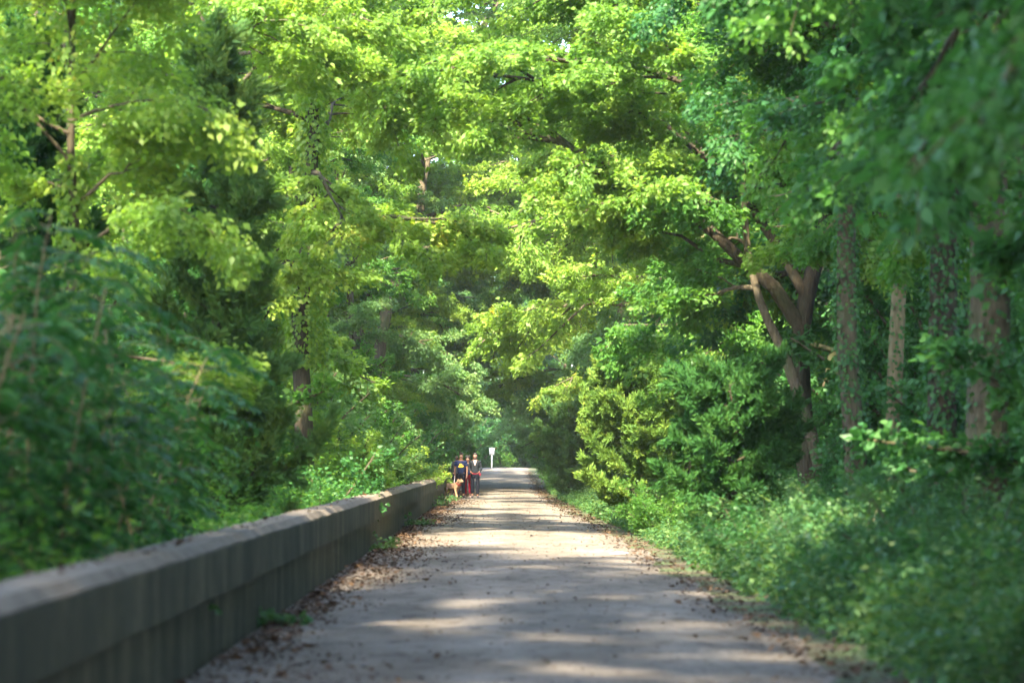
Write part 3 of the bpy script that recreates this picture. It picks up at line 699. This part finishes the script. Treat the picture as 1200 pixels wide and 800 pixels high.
for k, x, y, rz, sc, lm in [(0, -3.6, 214, 0, 1.25, 'deep'), (1, 4.8, 216, 1, 1.25, 'deep'), (0, .2, 238, 2, 1.5, 'broad'), (1, -7, 228, 3, 1.5, 'pale'), (0, 8, 230, 4, 1.5, 'pale')]:
    plant('understory_tree', U[k], x, y, 'leafy multi-stemmed small tree beyond the crest of the path', 'small tree', 'understory beyond the crest', rz, sc, lm, parts=SF)
FAR = [(1, -1.5, 236, .3, 1.0, 'deep'), (2, 4, 238, 1.3, 1.1, 'deep'), (0, -6, 232, 2.3, 1.1, 'deep'), (3, 9, 228, 3.3, 1.1, 'deep'), (1, 1, 252, 4.3, 1.2, 'pale'),
       (2, -11, 240, 5.3, 1.2, 'pale'), (0, 14, 244, .8, 1.2, 'pale'), (3, -18, 225, 1.8, 1.2, 'pale'), (1, 20, 215, 2.8, 1.2, 'pale'), (0, 7, 262, 4.8, 1.3, 'pale'), (2, -8, 264, 5.8, 1.3, 'pale')]
for k, x, y, rz, sc, lm in FAR:
    plant('broadleaf_tree', T[k], x, y, 'distant tree closing the view beyond the crest of the path', 'tree', 'trees beyond the crest', rz, sc, lm)

# trees near the camera: overhanging branch tips at the upper right, then tall trees added around the camera to cast shade
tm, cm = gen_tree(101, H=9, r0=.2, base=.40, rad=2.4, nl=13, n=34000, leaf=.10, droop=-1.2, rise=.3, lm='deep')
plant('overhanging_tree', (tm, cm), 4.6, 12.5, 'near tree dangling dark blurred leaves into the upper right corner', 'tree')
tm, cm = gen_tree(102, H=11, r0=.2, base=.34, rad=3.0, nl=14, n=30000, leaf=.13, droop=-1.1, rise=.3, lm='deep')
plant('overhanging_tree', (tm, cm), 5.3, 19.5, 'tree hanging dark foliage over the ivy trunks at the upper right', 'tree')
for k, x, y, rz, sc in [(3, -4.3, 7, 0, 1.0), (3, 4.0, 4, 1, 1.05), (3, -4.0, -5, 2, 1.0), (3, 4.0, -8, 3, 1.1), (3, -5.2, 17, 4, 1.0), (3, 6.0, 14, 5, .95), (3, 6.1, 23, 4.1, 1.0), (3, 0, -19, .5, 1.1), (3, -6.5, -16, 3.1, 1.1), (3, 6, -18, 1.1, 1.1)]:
    plant('broadleaf_tree', T[k], x, y, 'tree added to shade the near stretch of the path', 'tree', 'added shade trees beside the camera', rz, sc, 'deep')

# ------------------------------------------------------------------ ground cover
def verge_grass(name, xs, ys, n, hmin, hmax, seed, lm, fade=None):
    rng = np.random.default_rng(seed)
    y = ys[0]+(ys[1]-ys[0])*rng.random(n)**1.25
    clump = rng.normal(0, 1, n)
    lf, rt = path_edges(y)
    if xs[0] > 0: x = rt+.0+np.abs(rng.normal(0, 1, n))*.75+xs[0]
    else: x = -2.45-np.abs(rng.normal(0, 1, n))*.9
    h = rng.uniform(hmin, hmax, n)*np.clip(.35+np.abs(x-(rt if xs[0] > 0 else -2.45))*.9, .3, 1.3)
    h *= .65+.5*np.sin(y*1.3+x*2)**2
    az = rng.random(n)*6.28; ln = rng.uniform(.15, .7, n)*h
    D = np.stack([np.cos(az)*ln, np.sin(az)*ln, h], -1)
    P = np.stack([x, y, gz(y)-.03], -1)
    w = rng.uniform(.006, .014, n)
    return mesh_np(name, *blades(P, D, w, az), LM[lm], tint=np.repeat(rng.random(n), 2))
def blades(P, D, w, az):
    S = np.stack([-np.sin(az), np.cos(az), 0*az], -1)*w[:, None]
    M = P+D*.55+np.array([0, 0, 1.0])*np.linalg.norm(D, axis=1)[:, None]*.08
    E = P+D
    V = np.stack([P-S, P+S, M+S*.8, M-S*.8, E], 1).reshape(-1, 3)
    b = np.arange(len(P))[:, None]*5
    F = np.concatenate([b+np.array([[0, 1, 2, 3]]), b+np.array([[3, 2, 4, 4]])], 1).reshape(-1, 4)
    # second face is a triangle: give its tip a tiny width instead of a doubled corner
    E2 = E+S*.05
    V = np.stack([P-S, P+S, M+S*.8, M-S*.8, E2, E], 1).reshape(-1, 3)
    b = np.arange(len(P))[:, None]*6
    F = np.concatenate([b+np.array([[0, 1, 2, 3]]), b+np.array([[3, 2, 4, 5]])], 1).reshape(-1, 4)
    return V, F
g = mobj('grass', verge_grass('grass', (.0, 1), (14, 205), 60000, .16, .56, 7, 'grass')); tag(g, kind='stuff')

def verge_weeds(name, n_pl, side, ys, seed, hr, lm, spread=1.1, off=.35):
    """mass of small stems with leaves"""
    rng = np.random.default_rng(seed); P, D, N, L = [], [], [], []
    for i in range(n_pl):
        y = ys[0]+(ys[1]-ys[0])*rng.random()**1.3
        rt = float(path_edges(y)[1])
        x = rt+off+abs(rng.normal(0, 1))*spread if side > 0 else -2.5-abs(rng.normal(0, 1))*spread
        h = rng.uniform(*hr)*(.6+.5*min(1.4, abs(x-(rt if side > 0 else -2.5))))*(.7+.5*math.sin(y*.9+1)**2)
        if side > 0 and y > 36: h *= .5
        k = int(16+h*46); u = rng.random(k); a = rng.random(k)*6.28
        ln = rng.normal(0, .25, 2)
        px = x+ln[0]*u*h+np.cos(a)*.10*h; py = y+ln[1]*u*h+np.sin(a)*.10*h
        P.append(np.stack([px, py, gz(y)+u*h-.03], -1))
        D.append(np.stack([np.cos(a), np.sin(a), rng.normal(.1, .4, k)], -1))
        N.append(np.stack([rng.normal(0, .5, k), rng.normal(0, .5, k), np.ones(k)], -1)); L.append(np.clip(rng.lognormal(-2.95, .4, k), .02, .12))
    P = np.concatenate(P); L = np.concatenate(L)
    return leaves_mesh(name, P, np.concatenate(D), np.concatenate(N), L, L*.28, rng, LM[lm])
o = mobj('undergrowth', verge_weeds('undergrowth', 4200, 1, (15, 130), 8, (.28, .85), 'weed')); tag(o, kind='stuff')
o = mobj('undergrowth', verge_weeds('undergrowth', 2600, -1, (12, 125), 9, (.7, 1.35), 'broad', 1.3)); tag(o, kind='stuff')
o = mobj('undergrowth', verge_weeds('undergrowth', 2400, 1, (14, 110), 10, (.35, .9), 'deep', 2.4, 2.0)); tag(o, kind='stuff')

def litter(seed):
    rng = np.random.default_rng(seed)
    ya = 14+105*rng.random(17000)**.95; a = np.stack([-2.03+np.abs(rng.normal(0, .62, 17000))*(.35+.65*np.sin(ya*.13+.4*np.sin(ya*.7))**2), ya], -1)
    yb = 14+170*rng.random(7000)**1.2; rb = path_edges(yb)[1]; b = np.stack([rb+rng.normal(-.02, .20, 7000), yb], -1)
    yc = 12+120*rng.random(5000)**1.1; c = np.stack([rng.uniform(-1.9, 2.0, 5000), yc], -1)
    yd = 8+90*rng.random(330); d = np.stack([rng.uniform(-2.38, -2.16, 330), yd], -1)
    Q = np.concatenate([a, b, c, d]); n = len(Q)
    z = gz(Q[:, 1])+.034; z[-330:] = .878; z[:17000] -= .01*(Q[:17000, 0] < -1.6)
    P = np.concatenate([Q, z[:, None]], 1); az = rng.random(n)*6.28
    D = np.stack([np.cos(az), np.sin(az), rng.uniform(0, .45, n)], -1)
    N = np.array([0, 0, 1.0])+rng.normal(0, .35, (n, 3)); L = np.clip(rng.lognormal(-3.2, .45, n), .012, .1); L[24000:29000] *= .62
    return leaves_mesh('fallen_leaves', P, D, N, L, L*.36, rng, LM['litter'], cup=.15, droop=-.05)
o = mobj('fallen_leaves', litter(5)); tag(o, kind='stuff')

for k, (x, y, h, lab) in enumerate([(-1.95, 21.6, .34, 'small green weed growing at the foot of the near wall'),
        (-1.95, 40, .42, 'green weed at the foot of the wall half way along'), (-1.92, 55, .5, 'leafy weed at the wall foot below the red leaves'),
        (-1.95, 78, .6, 'clump of weeds against the far part of the wall'), (-1.9, 88, .75, 'bushy weed at the wall foot in front of the dog')]):
    plant('weed', gen_bush(300+k, h, h*1.3, 9, 420, .07, lm='weed', arch=.9), x, y, lab, 'weed', 'weeds along the wall foot', parts=SF, z=.0)
plant('red_sprig', gen_bush(310, .16, .26, 6, 60, .06, lm='red', arch=.9), -2.27, 40.2, 'sprig of red leaves lying on top of the wall', 'red leaves', parts=SF, z=.875)
m = MB(); bm = m.bm
vs = [bm.verts.new(c) for c in [(-.14, -.1, 0), (.1, -.14, .012), (.16, .06, .004), (.02, .13, .02), (-.13, .09, .006)]]; c0 = bm.verts.new((0, 0, .03))
for i in range(5): bm.faces.new((vs[i], vs[(i+1) % 5], c0))
WHITE = simple('white_paint', (.78, .78, .76), .5, .04, 30, .02)
o = m.obj('paper_scrap', WHITE); o.location = (1.87, 37.5, .037); tag(o, 'crumpled white scrap of paper lying near the right edge of the path', 'litter')

# ------------------------------------------------------------------ sign at the crest
s = empty('trail_sign', (-.55, 203, float(gz(203)))); tag(s, 'white rectangular sign on a thin white post at the crest of the path', 'sign')
MB().box(-.045, .045, -.03, .03, -.3, 1.30, .006).obj('post', WHITE, s)
MB().box(-.20, .20, -.05, -.032, 1.12, 1.72, .006).obj('sign_panel', WHITE, s)

# ------------------------------------------------------------------ people and dog
SKIN = simple('brown_skin', (.12, .062, .04), .5, .1, 20, .03)
HAIR = simple('black_hair', (.012, .01, .009), .6, .3, 90, .4)
NAVY = simple('navy_cotton', (.007, .013, .042), .85, .15, 60, .2)
DENIM = simple('black_denim', (.004, .005, .009), .85, .2, 60, .2)
JACKET = simple('dark_grey_jacket', (.011, .014, .018), .8, .2, 40, .2)
REDC = simple('crimson_cotton', (.22, .006, .022), .8, .15, 60, .2)
SHOE = simple('dark_shoe', (.02, .022, .035), .5, .2, 30, .1)
SHOEW = simple('pink_white_shoe', (.4, .28, .26), .5, .1, 30, .05)
YEL = simple('yellow_print', (.5, .36, .04), .7, .1, 30, .02)
SHIRT = simple('pale_shirt', (.36, .28, .27), .8, .08, 40, .1)
EYEW = simple('eye_white', (.7, .7, .68), .3, .02, 10, 0); EYED = simple('dark_iris', (.02, .012, .01), .2, .1, 10, 0)
LIP = simple('lip', (.20, .07, .055), .5, .1, 10, 0)

def skin_obj(name, verts, edges, mat, parent, sub=2, root=0):
    """verts: (x,y,z,rx,ry) -> one continuous surface"""
    me = bpy.data.meshes.new(name)
    me.from_pydata([v[:3] for v in verts], edges, [])
    me.materials.append(mat)
    o = mobj(name, me, parent)
    md = o.modifiers.new('Skin', 'SKIN'); md.use_smooth_shade = True
    if not me.skin_vertices: me.attributes  # layer comes with the modifier
    sv = me.skin_vertices[0].data if me.skin_vertices else None
    if sv is None:
        bm = bmesh.new(); bm.from_mesh(me); ly = bm.verts.layers.skin.verify()
        for v in bm.verts: v[ly].radius = (verts[v.index][3], verts[v.index][4]); v[ly].use_root = v.index == root
        bm.to_mesh(me); bm.free()
    else:
        for i, v in enumerate(verts): sv[i].radius = (v[3], v[4]); sv[i].use_root = i == root
    sb = o.modifiers.new('Subdivision', 'SUBSURF'); sb.levels = sub; sb.render_levels = sub
    return o

class Sk:
    def __init__(s): s.v = []; s.e = []; s.n = {}
    def add(s, key, p, rx, par=None, ry=None):
        s.v.append((p[0], p[1], p[2], rx, ry if ry is not None else rx)); s.n[key] = len(s.v)-1
        if par is not None: s.e.append((s.n[par], s.n[key]))
        return s
def person(label, x, y, h, arms, stride, top, bottom, shoe, hair, female=False, sleeves='short', print_=False, collar=False, rz=0.0, group='walkers'):
    k = h/1.76; w = .92 if female else 1.0
    r = empty('person', (x, y, float(gz(y))+.022), rz, k); tag(r, label, 'person', group)
    Z = lambda *a: a
    sh = {}; a = stride
    legs = {}
    for sg, sw in ((-1, a), (1, -a)):
        legs[sg] = [(sg*.095, 0, .90), (sg*.10, -sw*.5-.03, .50), (sg*.10, -sw+.03*(sw < 0), .085+(.05 if sw < 0 else 0)), (sg*.12, -sw-.15, .035)]
    # body
    b = Sk(); b.add('pel', (0, 0, .96), .13*w, None, .10)
    b.add('wai', (0, .005, 1.12), .125*w, 'pel', .095).add('che', (0, .0, 1.32), .15*w, 'wai', .105).add('col', (0, .01, 1.44), .09*w, 'che', .075)
    b.add('nec', (0, .0, 1.515), .055*w, 'col').add('jaw', (0, -.02, 1.575), .062, 'nec', .072).add('hea', (0, -.005, 1.645), .082, 'jaw', .095).add('top', (0, .005, 1.705), .07, 'hea', .085)
    b.add('nose', (0, -.108, 1.625), .012, 'hea')
    for sg in (-1, 1):
        b.add(f'ear{sg}', (sg*.088, .005, 1.64), .014, 'hea', .022)
        q = arms[sg]   # elbow, wrist
        b.add(f'sho{sg}', (sg*.18*w, .01, 1.42), .058*w, 'col'); b.add(f'elb{sg}', q[0], .042*w, f'sho{sg}'); b.add(f'wri{sg}', q[1], .029*w, f'elb{sg}')
        d = nrm(np.array(q[1])-np.array(q[0])); pal = np.array(q[1])+d*.06; b.add(f'pal{sg}', tuple(pal), .028, f'wri{sg}', .036)
        acr = np.array([0, 1.0, 0])-d*d[1]; acr = nrm(acr); inn = nrm(np.cross(acr, d))*(-sg)
        if inn[0]*sg > 0: inn = -inn
        for f in range(4):
            L = (.075, .085, .08, .062)[f]; o0 = pal+acr*(.026-.0175*f)+d*.03
            p1 = o0+d*L*.5+inn*.008; p2 = p1+(d*.6+inn*.8)*L*.45; p3 = p2+(d*.05+inn)*L*.3
            b.add(f'k{sg}{f}', tuple(o0), .0095, f'pal{sg}').add(f'm{sg}{f}', tuple(p1), .0088, f'k{sg}{f}').add(f'n{sg}{f}', tuple(p2), .008, f'm{sg}{f}').add(f't{sg}{f}', tuple(p3), .007, f'n{sg}{f}')
        t0 = np.array(q[1])+d*.03+acr*.03; t1 = t0+d*.035+acr*.022+inn*.012; t2 = t1+d*.035+inn*.015
        b.add(f'th{sg}', tuple(t0), .012, f'wri{sg}').add(f'tj{sg}', tuple(t1), .0105, f'th{sg}').add(f'tt{sg}', tuple(t2), .009, f'tj{sg}')
        l = legs[sg]
        b.add(f'hip{sg}', l[0], .085*w, 'pel').add(f'kne{sg}', l[1], .056, f'hip{sg}').add(f'ank{sg}', l[2], .036, f'kne{sg}').add(f'toe{sg}', l[3], .03, f'ank{sg}')
    skin_obj('body', b.v, b.e, SKIN, r)
    # head details
    for sg in (-1, 1):
        e = MB().ball((sg*.033, -.088, 1.645), (.013, .009, .009), 10, 6).obj('eye', EYEW, r)
        MB().ball((sg*.033, -.0955, 1.645), (.0055, .004, .0055), 8, 6).obj('iris', EYED, e)
    MB().ball((0, -.091, 1.578), (.024, .008, .008), 10, 6).obj('mouth', LIP, r)
    hs = Sk()
    hs.add('a', (0, .035, 1.655), .094, None, .082).add('b', (0, .006, 1.738), .088, 'a', .092).add('f', (0, -.062, 1.725), .06, 'b', .045)
    if hair == 'long': hs.add('c', (0, .07, 1.58), .075, 'a', .045).add('d', (0, .085, 1.47), .055, 'c', .03)
    if hair == 'beard': pass
    if hair == 'curly': hs.add('c', (.05, .05, 1.70), .07, 'a').add('d', (-.05, .05, 1.70), .07, 'a')
    skin_obj('hair', hs.v, hs.e, HAIR, r)
    if hair == 'beard':
        MB().ball((0, -.055, 1.555), (.058, .05, .038), 14, 8).obj('beard', HAIR, r)
    # trousers
    t = Sk(); t.add('pel', (0, .0, .97), .165*w, None, .125)
    t.add('wst', (0, .0, 1.03), .15*w, 'pel', .115)
    for sg in (-1, 1):
        l = legs[sg]; kn = np.array(l[1]); an = np.array(l[2])+np.array([0, 0, .035])
        t.add(f'h{sg}', (l[0][0], l[0][1], .87), .102*w, 'pel', .11).add(f'th{sg}', tuple((np.array(l[0])+kn)/2), .09*w, f'h{sg}').add(f'k{sg}', tuple(kn), .073, f'th{sg}').add(f'a{sg}', tuple(an), .066, f'k{sg}')
    skin_obj('trousers', t.v, t.e, bottom, r)
    for sg in (-1, 1):
        l = legs[sg]; s_ = Sk(); an, to = np.array(l[2]), np.array(l[3])
        s_.add('heel', (an[0], an[1]+.035, to[2]+.012), .045, None, .048).add('mid', tuple((an*.4+to*.6)*np.array([1, 1, 0])+np.array([0, 0, to[2]+.012])), .046, 'heel', .045).add('toe', (to[0], to[1]-.03, to[2]+.006), .042, 'mid', .036)
        skin_obj('shoe', s_.v, s_.e, shoe, r, 1)
    # top
    c = Sk(); c.add('hem', (0, .0, .90), .175*w, None, .135).add('wai', (0, .005, 1.12), .165*w, 'hem', .13).add('che', (0, .0, 1.31), .185*w, 'wai', .14).add('col', (0, .012, 1.425), .115*w, 'che', .095).add('nk', (0, .012, 1.468), .08*w, 'col', .072)
    for sg in (-1, 1):
        q = arms[sg]; so = np.array((sg*.18*w, .01, 1.415)); el = np.array(q[0]); wr = np.array(q[1])
        c.add(f's{sg}', tuple(so), .082*w, 'col')
        if sleeves == 'short': c.add(f'e{sg}', tuple(so*.3+el*.7), .066*w, f's{sg}')
        else: c.add(f'e{sg}', tuple(el), .062*w, f's{sg}').add(f'w{sg}', tuple(wr), .048*w, f'e{sg}')
    skin_obj('shirt' if sleeves == 'short' else 'jacket', c.v, c.e, top, r)
    if collar:
        m2 = MB(); bm2 = m2.bm
        for zz, ww in ((1.47, .055), (1.40, .045), (1.32, .028), (1.24, .004)):
            pass
        pts = [(-.06, -.092, 1.475), (.06, -.092, 1.475), (.045, -.130, 1.39), (.0, -.150, 1.26), (-.045, -.130, 1.39)]
        vv = [bm2.verts.new(p) for p in pts]; vb = [bm2.verts.new((p[0], p[1]+.03, p[2])) for p in pts]
        bm2.faces.new(vv); bm2.faces.new(vb[::-1])
        for i in range(5): bm2.faces.new((vv[i], vb[i], vb[(i+1) % 5], vv[(i+1) % 5]))
        m2.obj('shirt_front', SHIRT, r, smooth=False)
    if print_:
        # curved yellow chest print with a dark bar through it
        m2 = MB(); bm2 = m2.bm; n = 18
        def surf(px, pz): return (px, -.150+px*px*1.6+abs(pz-1.27)*.10, pz)
        cen = bm2.verts.new(surf(0, 1.27)); ring = []
        for i in range(n):
            an = i*2*PI/n; rr = (1+.22*math.cos(3*an+1.2)); ring.append(bm2.verts.new(surf(math.cos(an)*.098*rr, 1.27+math.sin(an)*.075*rr)))
        for i in range(n): bm2.faces.new((cen, ring[i], ring[(i+1) % n]))
        pr = m2.obj('chest_print', YEL, r)
        m3 = MB(); 
        for j, (x0, x1, zz) in enumerate([(-.07, .06, 1.262), (-.02, .07, 1.29)]):
            vv = [m3.bm.verts.new((px, surf(px, pz)[1]-.006, pz)) for px, pz in ((x0, zz-.012), (x1, zz-.006), (x1, zz+.010), (x0, zz+.006))]
            m3.bm.faces.new(vv)
        m3.obj('print_bar', NAVY, pr, smooth=False)
    return r
A_hang = lambda sg: ((sg*.245, .0, 1.15), (sg*.235, -.06, .90))
A_fwd = lambda sg: ((sg*.25, .03, 1.15), (sg*.17, -.20, 1.02))
Y0 = 96.6
person('person in a navy t-shirt with a yellow chest print, holding a pale leash', -1.49, Y0, 1.77, {-1: A_hang(-1), 1: A_hang(1)}, .10, NAVY, DENIM, SHOE, 'curly', print_=True)
person('person in a dark grey jacket and black trousers holding a red leash', -.93, Y0+.1, 1.78, {-1: A_fwd(-1), 1: A_fwd(1)}, -.12, JACKET, DENIM, SHOE, 'beard', sleeves='long', collar=True)
person('person in crimson trousers and a dark top walking between two others', -1.23, Y0+.7, 1.64, {-1: A_hang(-1), 1: A_fwd(1)}, .14, NAVY, REDC, SHOEW, 'long', female=True, sleeves='long')
person('person mostly hidden behind the one in the navy t-shirt', -1.70, Y0+1.5, 1.74, {-1: A_hang(-1), 1: A_hang(1)}, -.1, JACKET, DENIM, SHOE, 'long', female=True, sleeves='long')

def dog():
    r = empty('dog', (-1.80, Y0-.45, float(gz(Y0))+.015), R(48), 1.05)
    tag(r, 'curly tan dog with its tail raised, walking on a leash beside the wall', 'dog')
    FUR = simple('tan_fur', (.27, .175, .105), .9, .35, 28, .8); NOSE = simple('dog_nose', (.015, .012, .012), .3, .1, 10, 0)
    b = Sk(); b.add('che', (0, -.18, .44), .125, None, .15).add('bel', (0, .06, .45), .105, 'che', .115).add('rum', (0, .26, .46), .095, 'bel', .115)
    b.add('nk', (0, -.29, .56), .09, 'che').add('hd', (0, -.37, .66), .092, 'nk').add('mz', (0, -.47, .635), .055, 'hd').add('ns', (0, -.535, .625), .036, 'mz')
    b.add('t1', (0, .37, .54), .035, 'rum').add('t2', (0, .43, .68), .034, 't1').add('t3', (0, .40, .80), .022, 't2')
    for sg in (-1, 1):
        st = .05*sg
        b.add(f'sh{sg}', (sg*.085, -.2, .38), .062, 'che').add(f'el{sg}', (sg*.09, -.17+st, .26), .042, f'sh{sg}').add(f'wr{sg}', (sg*.09, -.19+st*1.5, .12), .034, f'el{sg}').add(f'pw{sg}', (sg*.09, -.22+st*1.6, .035), .036, f'wr{sg}')
        b.add(f'hp{sg}', (sg*.085, .24, .38), .075, 'rum').add(f'kn{sg}', (sg*.095, .17-st, .27), .052, f'hp{sg}').add(f'hk{sg}', (sg*.09, .31-st, .16), .032, f'kn{sg}').add(f'hf{sg}', (sg*.09, .26-st, .035), .036, f'hk{sg}')
    o = skin_obj('body', b.v, b.e, FUR, r)
    for sg in (-1, 1):
        e = Sk(); e.add('a', (sg*.075, -.35, .725), .03, None, .02).add('b', (sg*.12, -.36, .68), .04, 'a', .018).add('c', (sg*.125, -.37, .61), .028, 'b', .014); skin_obj('ear', e.v, e.e, FUR, r)
        MB().ball((sg*.045, -.443, .69), (.012, .01, .012), 8, 6).obj('eye', EYED, r)
    MB().ball((0, -.568, .635), (.022, .014, .016), 10, 6).obj('nose', NOSE, r)
    m = MB(); q = bmesh.ops.create_circle(m.bm, segments=16, radius=.1); m.bm.free()
    an = np.linspace(0, 2*PI, 17); pts = np.stack([.098*np.cos(an), -.30+.08*np.sin(an), .545+.055*np.sin(an)], -1)
    me = tubes_mesh('collar', [(pts, np.full(17, .014), 6)], REDC); mobj('collar', me, r)
dog()
def cord(name, pts, r, mat, label):
    P = [Vector(p) for p in pts]; o = mobj(name, tubes_mesh(name, [(np.array(pts), np.full(len(pts), r), 6)], mat)); tag(o, label, 'leash', None)
LEASHW = simple('pale_webbing', (.55, .5, .48), .7, .1, 60, .1); 
cord('leash', [(-1.735, 96.50, .90), (-1.735, 96.45, .82), (-1.75, 96.35, .70), (-1.75, 96.2, .62), (-1.72, 96.0, .585)], .012, LEASHW, 'pale leash running from a hand down to the tan dog')
cord('leash', [(-1.10, 96.42, 1.04), (-1.02, 96.36, .985), (-.93, 96.35, .975), (-.82, 96.38, .985), (-.74, 96.46, 1.03), (-.70, 96.4, .96), (-.72, 96.38, .88), (-.76, 96.4, .95), (-.76, 96.46, 1.02)], .011, REDC, 'red leash held across the hands of the person in the dark grey jacket')

# ------------------------------------------------------------------ summer haze in the air
def build_haze():
    m = bpy.data.materials.new('haze'); m.use_nodes = True; nt = m.node_tree; nt.nodes.clear()
    out = nt.nodes.new('ShaderNodeOutputMaterial'); v = nt.nodes.new('ShaderNodeVolumePrincipled')
    v.inputs['Color'].default_value = (.92, .96, .95, 1); v.inputs['Density'].default_value = HAZE; v.inputs['Anisotropy'].default_value = .3
    nt.links.new(v.outputs[0], out.inputs['Volume'])
    b = MB(); b.box(-430, 430, -210, 710, -1.8, 34)
    o = b.obj('haze', m, None, smooth=False); tag(o, kind='stuff')
HAZE = .00028
build_haze()

# ------------------------------------------------------------------ sky, sun, camera
EL, AZ = 43.0, 190.0      # sun height; compass bearing of the sun from +Y clockwise (behind left)
w = bpy.data.worlds.new('World'); scene.world = w; w.use_nodes = True
nt = w.node_tree; bg = nt.nodes['Background']
sk = nt.nodes.new('ShaderNodeTexSky'); sk.sky_type = 'NISHITA'; sk.sun_disc = False
sk.sun_elevation = R(EL); sk.sun_rotation = R(AZ); sk.air_density = 1.0; sk.dust_density = 1.5
nt.links.new(sk.outputs[0], bg.inputs[0]); bg.inputs[1].default_value = .15
sd = Vector((math.sin(R(AZ))*math.cos(R(EL)), math.cos(R(AZ))*math.cos(R(EL)), math.sin(R(EL))))
L = bpy.data.lights.new('sun', 'SUN'); L.energy = 3.7; L.angle = R(1.5); L.color = (1, .87, .655)
lo = bpy.data.objects.new('sun', L); link(lo); lo.rotation_euler = sd.to_track_quat('Z', 'Y').to_euler(); lo.location = sd*60

cam = bpy.data.cameras.new('camera'); co = bpy.data.objects.new('camera', cam); link(co)
cam.sensor_width = 36; cam.lens = 85; cam.clip_start = .1; cam.clip_end = 2000
co.location = (0, 0, 1.45)
pitch = math.atan(141/2833); yaw = math.atan(16/2833)
co.rotation_euler = (PI/2+pitch, 0, -yaw)
cam.dof.use_dof = True; cam.dof.focus_distance = 88; cam.dof.aperture_fstop = 1.8
scene.camera = co
scene.view_settings.view_transform = 'Standard'; scene.view_settings.look = 'None'; scene.view_settings.gamma = 1
scene.view_settings.exposure = 3.32
scene.render.engine = 'CYCLES'
c = scene.cycles; c.use_denoising = True; c.max_bounces = 12; c.diffuse_bounces = 8; c.transmission_bounces = 8; c.transparent_max_bounces = 4
c.sample_clamp_indirect = 10
